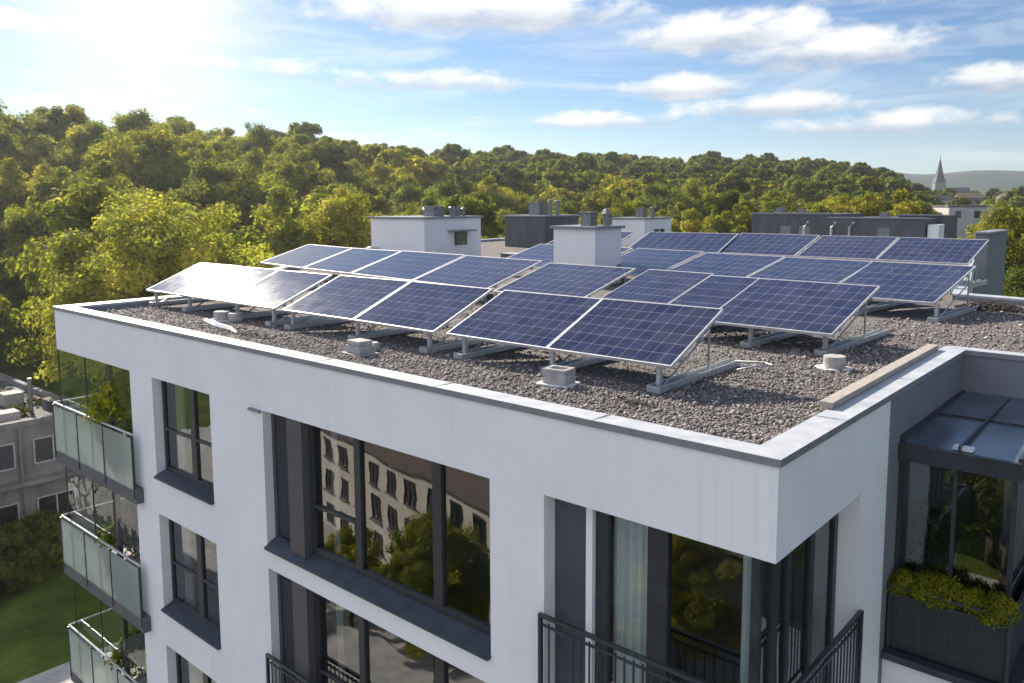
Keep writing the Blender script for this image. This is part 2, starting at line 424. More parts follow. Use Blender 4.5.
# rooms behind the glass
mb = MB()
mb.box(-14.6, -.5, 3.6, 3.75, GZ, -.5)
for x in (-14.7, -10.4, -3.5): mb.box(x-.06, x+.06, .36, 3.6, GZ, -.5)
for k in range(5): mb.box(-14.7, -.5, .36, 3.7, -4.02-3*k, -3.72-3*k)
mb.box(-14.7, -.42, .38, 3.7, -.98, -.6)
mb.build('room', 'room', bld)
mb = MB(); mb.box(-10.2, -3.7, 3.55, 3.59, -3.7, -1.0); mb.build('room_back', 'drape', bld)

def wavy(x0, x1, y, z0, z1, amp=.035, pitch=.13, axis='x'):
    mb = MB(); m = max(6, int((x1-x0)/pitch*8)); pts = []
    for i in range(m+1):
        u = x0+(x1-x0)*i/m
        pts.append((u, y+amp*math.sin(u/pitch*2*math.pi)+.4*amp*math.sin(u/pitch*2.7+1)))
    for (a, c), (b, d) in zip(pts, pts[1:]):
        q = [(a, c, z0), (b, d, z0), (b, d, z1), (a, c, z1)]
        if axis == 'y': q = [(w, u, z) for u, w, z in q]
        mb.quad(*q)
    return mb
def bars(x0, x1, z0, z1, y0, y1, t, xs=(), zs=()):
    """window frame with mullions xs (centre, width) and transoms (x0,x1,z)"""
    mb = MB()
    mb.box(x0, x0+t, y0, y1, z0, z1); mb.box(x1-t, x1, y0, y1, z0, z1)
    mb.box(x0+t, x1-t, y0+.002, y1-.002, z1-t, z1); mb.box(x0+t, x1-t, y0+.002, y1-.002, z0, z0+t)
    for c, w in xs: mb.box(c-w/2, c+w/2, y0-.004, y1+.004, z0+t, z1-t)
    for a, b, z in zs: mb.box(a, b, y0+.006, y1-.006, z-.03, z+.03)
    return mb
def sillmesh(x0, x1, zb, yo=-.045, yi=.24, rise=.10):
    mb = MB()
    p = [(yo, zb), (yo, zb+.035), (yi, zb+rise+.035), (yi, zb)]
    for i in range(4):
        j = (i+1) % 4
        mb.quad((x0, *p[i]), (x1, *p[i]), (x1, *p[j]), (x0, *p[j]))
    mb.quad(*[(x0, *q) for q in p]); mb.quad(*[(x1, *q) for q in reversed(p)])
    return mb
def pane(x0, x1, z0, z1, y): return MB().quad((x0, y, z0), (x1, y, z0), (x1, y, z1), (x0, y, z1))
# narrow two-light windows
for k in range(4):
    h, s = -1.10-3*k, -3.27-3*k
    w = bars(SM[0], SM[1], s+.10, h, .23, .31, .085, [(-12.43, .20)], [(SM[0]+.08, -12.53, s+1.02), (-12.33, SM[1]-.08, s+1.02)]).build('window', 'dark', bld, .004)
    sillmesh(SM[0]+.004, SM[1]-.004, s-.02).build('sill', 'sill', w, .004)
    pane(SM[0]+.06, SM[1]-.06, s+.15, h-.05, .27).build('pane', 'glass', w)
    wavy(SM[0]+.25, SM[0]+.62, .42, s+.1, h-.05).build('curtain', 'curtain', w)
# wide windows with a louvred side light
for k in range(4):
    h, s = (-1.10 if k == 0 else -1.03-3*k), -3.63-3*k
    w = bars(-8.36, BG[1]-.0, s+.17, h, .22, .31, .10, [(-7.05, .15), (-5.20, .19)], [(-8.27, -7.12, -2.62-3*k)]).build('window', 'dark', bld, .004)
    sillmesh(BG[0]+.004, BG[1]-.004, s-.02, rise=.15).build('sill', 'sill', w, .004)
    pane(-8.3, -4.05, s+.25, h-.05, .27).build('pane', 'glass', w)
    MB().box(-8.79, -8.36, .07, .33, s+.09, h-.002).build('pier', 'pier', w, .004)
    lv = MB(); lv.box(BG[0]+.004, BG[0]+.09, .2, .3, s+.16, h); lv.box(-8.86, -8.79, .2, .3, s+.16, h)
    lv.box(BG[0]+.09, -8.86, .285, .30, s+.16, h)
    x = BG[0]+.12
    while x < -8.88:
        lv.box(x, x+.022, .235, .28, s+.2, h-.04); x += .055
    lv.build('louvre', 'screen', w)
    wavy(-8.05, -7.85, .45, s+.2, h-.05).build('curtain', 'curtain', w)
# corner glazing
for k in range(4):
    h, s = -1.10-3*k, -3.85-3*k
    w = bars(-2.42, -.30, s+.06, h, .28, .36, .10, [(-2.33, .18), (-1.545, .27)]).build('window', 'dark', bld, .004)
    m2 = MB()
    for y0, y1 in ((.62, .74), (1.02, 1.12), (1.72, 1.84), (2.50, 2.62)): m2.box(-.38, -.29, y0, y1, s+.06, h)
    m2.box(-.375, -.295, .36, 2.6, h-.09, h-.003); m2.box(-.375, -.295, .36, 2.6, s+.06, s+.15)
    m2.build('side_frame', 'dark', w, .004)
    pane(-2.3, -.33, s+.1, h-.05, .33).build('pane', 'corner_glass', w)
    MB().quad((-.325, .33, s+.1), (-.325, 2.55, s+.1), (-.325, 2.55, h-.05), (-.325, .33, h-.05)).build('side_pane', 'corner_glass', w)
    MB().box(-3.036, -2.52, .25, .33, s+.02, h-.002).build('shutter', 'screen', w, .004)
    MB().box(-2.518, -2.422, .21, .35, s+.02, h-.003).build('jamb', 'stucco', w)
    wavy(-2.26, -1.66, .42, s+.1, h-.05, .03, .12).build('curtain', 'curtain', w)
    wavy(1.10, 1.78, -.52, s+.1, h-.05, .03, .16, 'y').build('drape', 'drape', w)
    wavy(.34, .64, -.50, s+.1, h-.05, .03, .12, 'y').build('curtain', 'curtain', w)
    bl = MB(); z = h-.06
    while z > s+.2:
        bl.quad((-.47, 1.86, z), (-.47, 2.5, z), (-.43, 2.5, z-.035), (-.43, 1.86, z-.035)); z -= .06
    bl.build('blind', 'drape', w)
# french-balcony railings
bal_mesh = None
def railing(posts_x, posts_y, z0, z1, y, x):
    r = MB()
    r.box(posts_x[0], posts_x[1], y-.03, y+.03, z1-.045, z1) if posts_x else None
    if posts_y: r.box(x-.03, x+.03, posts_y[0], posts_y[1], z1-.043, z1+.002)
    o = r.build('railing', 'rail', bld, .006)
    lo = MB()
    if posts_x:
        lo.box(posts_x[0]+.02, posts_x[1], y-.016, y+.016, z0+.05, z0+.085)
        lo.box(posts_x[0]+.02, posts_x[1], y-.014, y+.014, z1-.16, z1-.13)
        lo.box(posts_x[0]+.0, posts_x[0]+.05, y-.027, y+.027, z0, z1-.046)
    if posts_y:
        lo.box(x-.016, x+.016, posts_y[0]+.02, posts_y[1]-.02, z0+.05, z0+.083)
        lo.box(x-.014, x+.014, posts_y[0]+.02, posts_y[1]-.02, z1-.16, z1-.132)
        lo.box(x-.027, x+.027, posts_y[1]-.05, posts_y[1], z0, z1-.044)
    lo.build('lower_rail', 'rail', o, .004)
    def bal(px, py):
        global bal_mesh
        if bal_mesh is None:
            b = MB().box(-.009, .009, -.009, .009, -.97, 0).build('baluster', 'rail', None)
            bal_mesh = b
        else:
            b = bal_mesh.copy(); col.objects.link(b)
        b.parent = o; b.location = Vector((px, py, z1-.10))-bld.location
    if posts_x:
        q = posts_x[0]+.16
        while q < posts_x[1]-.05: bal(q, y); q += .125
    if posts_y:
        q = posts_y[0]+.16
        while q < posts_y[1]-.1: bal(x, q); q += .115
    return o
railing((-3.05, .06), (.06, 2.66), -3.72, -2.62, -.06, .03)
railing((-9.50, -6.6), None, -6.72, -5.64, -.06, 0)
# loggias on the left corner
for k in range(4):
    d = -3.0*k
    s = MB().box(-19.06, -14.80, .028, 3.46, -4.03+d, -3.68+d).box(-19.06, -14.42, -.14, .027, -4.03+d, -3.68+d).build('balcony', 'slab', bld, .01)
    rl = MB(); rl.tube([(-19.0, -.11, -2.47+d), (-14.47, -.11, -2.47+d)], .028, 8); rl.tube([(-19.0, -.11, -2.47+d), (-19.0, 3.4, -2.47+d)], .028, 8)
    rl.build('handrail', 'steel', s)
    for x in (-18.99, -17.5, -16.0, -14.49): MB().box(x-.018, x+.018, -.16, -.115, -3.9+d, -2.5+d).build('baluster_post', 'dark', s)
    for a, b in ((-18.96, -17.53), (-17.47, -16.03), (-15.97, -14.52)):
        MB().box(a, b, -.150, -.135, -3.72+d, -2.54+d).build('glass_panel', 'frosted', s)
    for a, b in ((.0, 1.1), (1.16, 2.3), (2.36, 3.4)):
        MB().quad((-19.03, a-.08, -3.66+d), (-19.03, b, -3.66+d), (-19.03, b, -2.54+d), (-19.03, a-.08, -2.54+d)).build('glass_panel', 'clear', s)
    for q in ((-18.962, -18.938, .03, .055), (-17.292, -17.268, .03, .055), (-16.15, -16.0, .06, .16), (-18.93, -18.88, 1.75, 1.80), (-18.93, -18.88, 3.38, 3.44)):
        MB().box(*q, -3.68+d, -1.1+d).build('mullion', 'dark', s)
    for a, b in ((-18.93, -17.3), (-17.26, -16.16), (-15.99, -14.82)):
        MB().quad((a, .045, -2.46+d), (b, .045, -2.46+d), (b, .045, -1.12+d), (a, .045, -1.12+d)).build('screen_glass', 'clear', s)
    # loggia back: white walls, sliding door
    bw = MB(); bw.quad((-14.8, .37, -3.68+d), (-14.8, 3.5, -3.68+d), (-14.8, 3.5, -1.1+d), (-14.8, .37, -1.1+d))
    bw.quad((-18.97, 3.5, -3.68+d), (-14.8, 3.5, -3.68+d), (-14.8, 3.5, -1.1+d), (-18.97, 3.5, -1.1+d))
    bw.quad((-18.97, .03, -1.10+d), (-14.8, .03, -1.10+d), (-14.8, 3.5, -1.10+d), (-18.97, 3.5, -1.10+d)) if k == 0 else None
    bw.build('back_wall', 'stucco', s)
    dr = bars(-17.9, -15.4, -3.66+d, -1.35+d, 3.38, 3.47, .09, [(-16.6, .12)]).build('patio_door', 'dark', s)
    MB().quad((-17.85, 3.43, -3.6+d), (-15.45, 3.43, -3.6+d), (-15.45, 3.43, -1.4+d), (-17.85, 3.43, -1.4+d)).build('door_pane', 'glass', s)
# a small drip bracket beside the wide window
MB().box(-9.86, -9.50, -.03, .028, -1.145, -1.10).build('drip_strip', 'fascia', bld, .003)
# winter garden in the courtyard: canopy roof, glazing, planter front
cp = MB()
cp.quad((-.028, 4.2, -.80), (1.42, 4.2, -.80), (1.42, 7.80, -.72), (-.028, 7.80, -.72))
cn = cp.build('canopy', 'canopy', bld)
fa = MB(); fa.box(-.026, 1.45, 4.14, 4.22, -1.03, -.79); fa.box(1.39, 1.45, 4.22, 7.80, -1.03, -.74); fa.build('canopy_fascia', 'dark', cn, .006)
se = MB()
for x in (.70,): se.box(x, x+.025, 4.22, 7.79, -.82, -.715)
se.box(-.02, .03, 4.22, 7.79, -.82, -.705)
for y in (6.0,): se.box(.03, 1.39, y, y+.02, -.81, -.725)
se.build('glazing_bar', 'dark', cn)
MB().box(.62, .86, 4.28, 4.42, -.79, -.745).build('scrap', 'paper', cn)
wg = MB(); 
for x0, x1 in ((-.026, .03), (.66, .71), (1.345, 1.40)): wg.box(x0, x1, 4.22, 4.28, -3.74, -1.03)
wg.box(-.025, 1.40, 4.221, 4.279, -3.70, -3.66); wg.box(1.346, 1.399, 4.28, 7.75, -3.70, -3.66)
for y0, y1 in ((5.6, 5.66), (7.7, 7.76)): wg.box(1.345, 1.40, y0, y1, -3.74, -1.03)
wf = wg.build('winter_garden', 'dark', bld)
MB().quad((.03, 4.25, -3.7), (1.35, 4.25, -3.7), (1.35, 4.25, -1.04), (.03, 4.25, -1.04)).build('pane', 'glass', wf)
MB().quad((1.375, 4.28, -3.7), (1.375, 7.7, -3.7), (1.375, 7.7, -1.04), (1.375, 4.28, -1.04)).build('side_pane', 'glass', wf)
MB().quad((.2, 7.78, -3.6), (1.2, 7.78, -3.6), (1.2, 7.78, -1.3), (.2, 7.78, -1.3)).build('garden_door', 'pier', wf)
wavy(.72, 1.05, 7.6, -3.6, -1.2).build('curtain', 'curtain', wf)
st = MB(); st.box(-.026, 1.60, 3.78, 7.8, -3.80, -3.70); st.build('ledge', 'sill', wf, .006)
MB().box(-.026, 1.52, 3.86, 7.8, GZ, -3.80).build('base_wall', 'stucco', wf)
pl = MB(); pl.box(.0, 1.46, 3.93, 3.97, -3.66, -2.86); pl.box(1.42, 1.46, 3.97, 7.7, -3.66, -2.86); pb = pl.build('planter_front', 'planter', wf, .004)
MB().box(.03, 1.41, 3.975, 4.20, -3.69, -2.98).build('soil_box', 'soil', pb)
ra = MB(); ra.box(-.02, 1.49, 3.89, 3.94, -2.78, -2.735); ra.box(1.45, 1.495, 3.94, 7.7, -2.78, -2.735)
for x in (.0, 1.44): ra.box(x, x+.04, 3.895, 3.935, -3.70, -2.78)
ra.build('planter_rail', 'rail', pb, .004)

# ------------------------------------------------------------------ solar panels
def make_panel():
    W, H = 2.26, 1.76
    root = empty('solar_panel', (0, 0, 0), 'x', 'solar panel')
    f = MB(); t = .024
    f.box(-W/2, W/2, 0, t, -.045, .004); f.box(-W/2, W/2, H-t, H, -.045, .004)
    f.box(-W/2, -W/2+t, t, H-t, -.044, .003); f.box(W/2-t, W/2, t, H-t, -.044, .003)
    f.build('frame', 'alu', root)
    g = MB().quad((-W/2+t, t, -.002), (W/2-t, t, -.002), (W/2-t, H-t, -.002), (-W/2+t, H-t, -.002)).build('cell_glass', 'cells', root)
    uv = g.data.uv_layers.new(name='UVMap')
    for i, c in enumerate(((0, 0), (1, 0), (1, 1), (0, 1))): uv.data[i].uv = c
    MB().quad((-W/2+t, H-t, -.03), (W/2-t, H-t, -.03), (W/2-t, t, -.03), (-W/2+t, t, -.03)).build('backsheet', 'back', root)
    b = MB(); b.box(-W/2, W/2, .28, .33, -.10, -.047); b.box(-W/2, W/2, H-.36, H-.31, -.10, -.047); b.build('mounting_bar', 'galv', root)
    return root, W, H
proto, PW, PH = make_panel()
proto_used = False
panels_spec = []
def put_panel(xl, xr, ylow, zlow, ytop, ztop, rot, label, group):
    """xl, xr along the low edge; rot about z at the panel's low-edge middle"""
    global proto_used
    o = proto if not proto_used else copy_tree(proto)
    proto_used = True
    dy, dz = ytop-ylow, ztop-zlow
    o.location = ((xl+xr)/2, ylow, zlow)
    o.rotation_euler = (math.atan2(dz, dy)+R(random.uniform(-.5, .5)), R(random.uniform(-.25, .25)), R(rot+random.uniform(-.2, .2)))
    o.scale = ((xr-xl)/PW, math.hypot(dy, dz)/PH, 1)
    tag(o, label, 'solar panel', group)
    panels_spec.append((xl, xr, ylow, zlow, ytop, ztop, rot))
    return o
g1 = 'solar panels in the front row'
for (a, b, lab) in ((-18.72, -16.54, 'leftmost solar panel of the front row, washed pale by the sky'),
                    (-16.52, -14.72, 'narrow glaring solar panel second from the left in the front row'),
                    (-14.70, -12.52, 'solar panel with the brightest sun glint at its lower edge, third in the front row'),
                    (-12.20, -9.74, 'lavender solar panel in the front row just right of the first gap'),
                    (-9.72, -7.40, 'front row solar panel above the twin concrete block'),
                    (-7.07, -4.81, 'front row solar panel whose right corner stands over the hollow concrete block'),
                    (-4.79, -2.55, 'nearest large solar panel at the right end of the front row')):
    put_panel(a, b, 2.27, .25, 3.85, .90, 0, lab, g1)
def top_row(items, dy, zlow, ztop, group):
    for (x0, y0, x1, y1, rot, dyy, lab) in items:
        # top-edge end points given; the low edge lies dy in front
        w = math.hypot(x1-x0, y1-y0); d = dyy or dy
        cx, cy = (x0+x1)/2, (y0+y1)/2; a = R(rot)
        lx, ly = cx+math.sin(a)*d, cy-math.cos(a)*d
        put_panel(lx-w/2, lx+w/2, ly, zlow, ly+d, ztop, rot, lab, group)
top_row([(-25.0, 11.9, -21.45, 11.35, -8, 0, 'far left solar panel of the second row, against the golden tree'),
         (-21.40, 11.35, -18.2, 11.0, -7, 0, 'second row solar panel left of the white rooftop hut front'),
         (-18.15, 11.0, -14.7, 10.6, -7, 0, 'second row solar panel below the middle of the left white hut'),
         (-14.65, 10.6, -11.26, 10.15, -7, 0, 'second row solar panel below the small window of the left white hut'),
         (-10.87, 10.0, -7.85, 9.7, -6, 0, 'single solar panel standing directly before the white chimney block'),
         (-7.36, 9.62, -5.55, 9.3, -6, 0, 'smallest solar panel, alone between two gaps right of the chimney block'),
         (-5.42, 9.05, -4.25, 8.95, -2, 2.35, 'narrow solar panel attached to the left of the large second row panel'),
         (-4.22, 8.95, -1.74, 8.7, -1.5, 2.35, 'large tilted solar panel at the right end of the second row')],
        2.1, .25, .90, 'solar panels in the second row')
top_row([(-17.25, 17.45, -12.70, 17.2, -4, 0, 'third row solar panel half hidden behind the white chimney block'),
         (-12.42, 17.1, -9.60, 16.65, -9, 0, 'third row solar panel immediately right of the chimney block'),
         (-9.50, 16.6, -6.68, 16.25, -8, 0, 'third row solar panel second from the chimney block'),
         (-6.60, 16.2, -3.98, 15.65, -8, 0, 'third row solar panel left of the large end panel'),
         (-3.90, 15.6, -1.40, 15.15, -4, 3.0, 'large solar panel at the right end of the third row')],
        2.7, .25, .90, 'solar panels in the third row')
top_row([(-18.4, 20.9, -15.1, 21.2, 0, 0, 'back row solar panel glimpsed just right of the chimney block'),
         (-14.70, 21.35, -11.02, 22.3, 6, 0, 'back row solar panel under the right-hand white hut'),
         (-10.93, 22.3, -7.84, 22.1, -2, 0, 'back row solar panel second from the white hut'),
         (-7.71, 22.1, -5.08, 21.95, -2, 0, 'back row solar panel before the middle of the long dark block'),
         (-5.0, 21.95, -2.33, 21.75, -3, 0, 'deep blue solar panel at the right end of the back row')],
        2.2, .66, 1.30, 'solar panels in the back row')
# racks: one under every panel side
def make_rack():
    root = empty('mounting_rack', (0, 0, 0), 'x', 'rack')
    r = MB(); r.box(-.11, .11, -.16, 2.45, 0, .035); r.box(-.11, -.075, -.16, 2.45, .035, .10); r.box(.075, .11, -.16, 2.45, .035, .10); r.box(-.074, .074, -.16, -.12, .035, .095)
    r.build('base_rail', 'galv', root, .004)
    p = MB(); p.box(-.035, .035, -.02, .05, .036, .40); p.box(-.06, .06, -.05, .08, .036, .05); p.build('front_post', 'galv', root, .003)
    q = MB(); q.box(-.015, .015, 1.50, 1.53, .036, .97); q.box(-.06, .06, 1.47, 1.59, .036, .05); q.build('rear_post', 'galv', root, .003)
    b = MB(); b.tube([(.02, .10, .07), (.02, 1.48, .70)], .016, 6); b.build('brace', 'galv', root)
    return root
rack = make_rack(); rack_used = False
def put_rack(x, y, rot, sy, zt, label, group):
    global rack_used
    o = rack if not rack_used else copy_tree(rack)
    rack_used = True
    o.location = (x, y, RZ+.012); o.rotation_euler = (0, 0, R(rot)); o.scale = (1, sy, zt)
    tag(o, label, 'rack', group)
gr = 'galvanised mounting racks under the front row'
for x, lab in ((-18.45, 'galvanised rack under the leftmost corner of the front row panels'), (-16.6, 'galvanised rack in the shade under the second glaring panel'),
               (-14.3, 'galvanised rack behind the pale drum under the glinting panel'), (-12.75, 'galvanised rack under the right end of the glinting panels'), (-12.0, 'galvanised rack just right of the first gap in the front row'),
               (-9.75, 'galvanised rack behind the twin concrete block'), (-7.65, 'galvanised rack left of the second gap in the front row'), (-6.75, 'galvanised rack right of the second gap in the front row'),
               (-4.78, 'galvanised rack behind the hollow concrete block'), (-2.82, 'long galvanised rack with exposed base rail at the right end of the front row')):
    put_rack(x, 2.40, 0, 1.0, 1.0, lab, gr)
gr = 'galvanised mounting racks under the rear rows'
for x, y, rot, sy, zt, lab in ((-5.2, 6.75, -3, 1.25, 1.0, 'rack in the shade behind the nearest large panel'), (-3.4, 6.7, -3, 1.25, 1.0, 'rack under the middle of the large second row panel'),
                               (-2.02, 6.75, -2, 1.28, 1.0, 'galvanised rack beside the round concrete weight, second row right end'),
                               (-3.3, 12.4, -4, 1.45, 1.0, 'rack in the shade under the left side of the large third row panel'), (-1.55, 12.35, -4, 1.5, 1.0, 'galvanised rack at the right end of the third row panels'),
                               (-2.65, 19.9, -3, 1.0, 1.42, 'tall rack holding the right end of the back row'), (-4.9, 20.0, -3, 1.0, 1.42, 'tall rack between the last two back row panels'),
                               (-8.1, 9.75-1.9, -6, 1.0, 1.0, 'rack seen in the gap right of the panel before the chimney block'), (-7.2, 7.6, -6, 1.0, 1.0, 'rack under the left side of the smallest panel'),
                               (-11.2, 8.1, -7, 1.0, 1.0, 'rack in the gap left of the panel before the chimney block')):
    put_rack(x, y, rot, sy, zt, lab, gr)

# ------------------------------------------------------------------ ballast and litter on the roof
def block(name, loc, rot, sx, sy, h, label, hollow=False, twin=False):
    o = empty(name, (loc[0], loc[1], RZ), label, 'weight')
    b = MB()
    b.box(-sx/2, sx/2, -sy/2, sy/2, .03, h)
    bo = b.build('block', 'concrete', None, .012); bo.parent = o
    p = MB().box(-sx/2-.09, sx/2+.06, -sy/2-.06, sy/2+.05, .0, .03).build('pad', 'paper' if hollow else 'concrete', None, .006); p.parent = o
    if hollow:
        t = MB()
        t.box(-sx/2+.004, sx/2-.004, -sy/2+.004, -sy/2+.07, h+.001, h+.055); t.box(-sx/2+.004, sx/2-.004, sy/2-.07, sy/2-.004, h+.001, h+.055)
        t.box(-sx/2+.005, -sx/2+.07, -sy/2+.071, sy/2-.071, h+.001, h+.054); t.box(sx/2-.07, sx/2-.005, -sy/2+.071, sy/2-.071, h+.001, h+.054)
        q = t.build('rim', 'concrete', None, .008); q.parent = o
    if twin:
        t = MB().box(-sx*.42, sx*.42, -.16, .14, h+.001, h+.09).build('cap_block', 'concrete', None, .012); t.parent = o
        t = MB().lathe([(.13, 0), (.13, .12), (.10, .14)], (-.10, .34, .02), 14).build('foot_weight', 'galv', None); t.parent = o
    o.rotation_euler = (0, 0, R(rot))
    return o
block('ballast_block', (-4.22, 1.86), 8, .40, .32, .20, 'hollow square concrete block on a pale pad, in front of the nearest panels', hollow=True)
block('ballast_block', (-8.52, 1.50), -4, .46, .34, .17, 'twin stacked concrete block near the front coping, left of centre', twin=True)
def drum(loc, r, h, label, lid):
    o = empty('round_weight', (loc[0], loc[1], RZ), label, 'weight')
    a = MB().lathe([(r*1.0, .02), (r, h-.02), (r*.96, h)], (0, 0, 0), 28).build('drum', 'concrete', None); a.parent = o
    if lid:
        b = MB(); pts = [(r*(1.5+.35*random.random())*math.cos(t/11*2*math.pi), r*(1.25+.4*random.random())*math.sin(t/11*2*math.pi)) for t in range(11)]
        b.prism(pts, 0, .022); b = b.build('mortar_bed', 'paper', None, .004); b.parent = o
    return o
drum((-1.47, 5.68), .175, .21, 'round concrete weight on spilled mortar beside the second row rack', True)
drum((-14.45, 2.10), .19, .22, 'pale round weight under the glinting panels near the front coping', True)
drum((-14.05, 2.22), .17, .20, 'greyer round weight touching the pale one under the glinting panels', False)
tag(MB().box(-.085, .085, -2.62, 2.62, 0, .08).build('plank', 'timber', None, .006), 'long weathered plank lying along the inner edge of the right coping', 'plank')
pk = bpy.data.objects['plank']; pk.location = (-.43, 4.95, -.004); pk.rotation_euler = (0, 0, R(.6))
def heap(name, c, r, h, label, cat, mat='soil', nst=170):
    rng = np.random.default_rng(int(abs(c[0]*100))); mb = MB()
    for i in range(nst):
        a, q = rng.uniform(0, 6.283), math.sqrt(rng.uniform())
        x, y = c[0]+r[0]*q*math.cos(a), c[1]+r[1]*q*math.sin(a); z = RZ+h*(1-q*q)*rng.uniform(.3, 1)
        s = rng.uniform(.02, .06); t = rng.uniform(-.5, .5, 6)*s
        mb.quad((x-s, y+t[0], z+t[1]), (x+t[2], y-s, z-.3*s), (x+s, y+t[3], z+t[4]), (x+t[5], y+s, z+.4*s))
    return tag(mb.build(name, mat, None), label, cat)
heap('leaf_litter', (-1.0, 15.4), (.85, .42), .22, 'dark heap of leaf litter by the rear right parapet', 'litter', nst=900)
heap('leaf_litter', (-2.72, 1.55), (.30, .12), .05, 'small dark scrap of moss on the gravel near the front corner', 'litter', nst=70)
heap('leaf_litter', (-12.2, 1.35), (1.3, .20), .06, 'brown scraps of litter along the front coping before the left panels', 'litter', nst=160)
mb = MB(); mb.tube([(-14.6, 1.75, RZ+.03), (-13.6, 1.5, RZ+.035), (-12.9, 1.42, RZ+.03), (-12.3, 1.22, RZ+.03)], [.05, .07, .06, .03], 6)
tag(mb.build('cloth_strip', 'paper', None), 'pale strip of membrane lying on the gravel before the glinting panels', 'strip')
mb = MB(); mb.tube([(-2.45, 4.15, RZ+.09), (-2.2, 4.35, RZ+.16), (-2.05, 4.6, RZ+.14), (-2.3, 4.85, RZ+.12), (-2.7, 4.6, RZ+.13)], .016, 6)
tag(mb.build('cable', 'galv', None, smooth=True), 'grey cable looping beside the base rail at the right end of the front row', 'cable')

def gravel_stones():
    rng = np.random.default_rng(3)
    def zone(nm, x0, x1, y0, y1):
        return np.stack([rng.uniform(x0, x1, nm), rng.uniform(y0, y1, nm)], 1)
    P = np.concatenate([zone(9000, -12.4, -2.7, 2.5, 9.6), zone(7500, -5.5, -.39, .39, 2.6), zone(7000, -11, -5.5, .39, 2.4), zone(4500, -18.5, -11, .39, 2.5),
                        zone(6000, -2.7, -.39, 2.6, 8.0), zone(5000, -2.6, 6, 8.16, 12.4), zone(1500, -1.8, 4, 12.4, 15.5)])
    k = len(P)
    s = np.clip(rng.lognormal(-4.12, .42, k), .007, .045)*(1+.25*(P[:, 1] > 6))
    oc = np.array([(1, 0, 0), (0, 1, 0), (-1, 0, 0), (0, -1, 0), (0, 0, 1), (0, 0, -.4)], float)
    V = oc[None]*s[:, None, None]*rng.uniform(.65, 1.35, (k, 6, 3))*np.array([1, 1, .75])
    a = rng.uniform(0, 6.283, k); ca, sa = np.cos(a), np.sin(a)
    V = np.stack([V[:, :, 0]*ca[:, None]-V[:, :, 1]*sa[:, None], V[:, :, 0]*sa[:, None]+V[:, :, 1]*ca[:, None], V[:, :, 2]], 2)
    V += np.stack([P[:, 0], P[:, 1], RZ+s*.35], 1)[:, None]
    F0 = np.array([(0, 1, 4), (1, 2, 4), (2, 3, 4), (3, 0, 4), (1, 0, 5), (2, 1, 5), (3, 2, 5), (0, 3, 5)])
    Fs = (F0[None]+(np.arange(k)*6)[:, None, None]).reshape(-1, 3)
    me = bpy.data.meshes.new('gravel'); me.vertices.add(k*6); me.vertices.foreach_set('co', V.ravel())
    me.loops.add(len(Fs)*3); me.loops.foreach_set('vertex_index', Fs.ravel())
    me.polygons.add(len(Fs)); me.polygons.foreach_set('loop_start', np.arange(len(Fs))*3)
    me.update(calc_edges=True); me.validate()
    at_ = me.attributes.new('tint', 'FLOAT', 'POINT'); at_.data.foreach_set('value', np.repeat(rng.uniform(0, 1, k), 6).astype(np.float32))
    me.materials.append(MAT['stone'])
    o = bpy.data.objects.new('gravel', me); col.objects.link(o)
    tag(o, 'loose grey brown gravel covering the flat roof', 'gravel', kind='stuff')
gravel_stones()

# ------------------------------------------------------------------ rooftop huts
def hut(name, x0, x1, y0, y1, ztop, mat, label, cat):
    o = empty(name, ((x0+x1)/2, (y0+y1)/2, RZ), label, cat)
    MB().box(x0, x1, y0, y1, RZ, ztop-.06).build('wall', mat, o)
    MB().box(x0-.10, x1+.10, y0-.10, y1+.10, ztop-.06, ztop+.03).build('roof', 'fascia', o, .008)
    return o
def pots(o, x, y, z, items):
    """little vents and flues on a hut's roof, each its own part: (dx, dy, r, h, square)"""
    for dx, dy, r, h, sq in items:
        m = MB()
        if sq:
            m.box(x+dx-r, x+dx+r, y+dy-r, y+dy+r, z, z+h); m.box(x+dx-r*1.2, x+dx+r*1.2, y+dy-r*1.2, y+dy+r*1.2, z+h, z+h+.04)
            m.build('vent_box', 'duct', o, .005)
        else:
            m.lathe([(r, 0), (r, h), (r*1.5, h+.01), (r*1.5, h+.05), (r*.4, h+.12)], (x+dx, y+dy, z), 12); m.build('flue_pipe', 'duct', o)
h1 = hut('stair_hut', -27.35, -23.62, 17.06, 20.75, 1.90, 'hut', 'long white rooftop hut with a small hooded window, left of the chimney block', 'hut')
pots(h1, -24.3, 18.6, 1.93, [(-.3, 0, .33, .42, 1), (.55, .3, .09, .35, 0), (.75, .9, .09, .30, 0), (-1.1, .2, .09, .28, 0), (.2, .9, .16, .40, 1), (-1.6, .6, .07, .30, 0)])
w = MB().box(-23.61, -23.57, 18.95, 19.75, .60, 1.22).build('window', 'dark', h1)
MB().quad((-23.565, 19.05, .66), (-23.565, 19.68, .66), (-23.565, 19.68, 1.16), (-23.565, 19.05, 1.16)).build('pane', 'glass', w)
MB().box(-23.60, -23.1, 18.5, 20.0, 1.24, 1.30).build('window_hood', 'duct', h1)
MB().box(-23.60, -23.35, 19.2, 19.6, RZ, .5).build('meter_box', 'hut', h1)
MB().lathe([(.28, 0), (.28, .35), (.1, .42)], (-26.9, 16.7, RZ+.3), 12).build('vent_cowl', 'duct', h1)
h2 = hut('chimney_block', -13.72, -12.02, 13.82, 15.35, 1.74, 'hut', 'square white chimney block with grey cap, standing between the panel rows', 'chimney')
pots(h2, -12.7, 14.6, 1.77, [(-.05, -.1, .20, .42, 1), (.45, .2, .11, .36, 0), (.25, .5, .09, .45, 0), (-.4, .45, .06, .30, 0)])
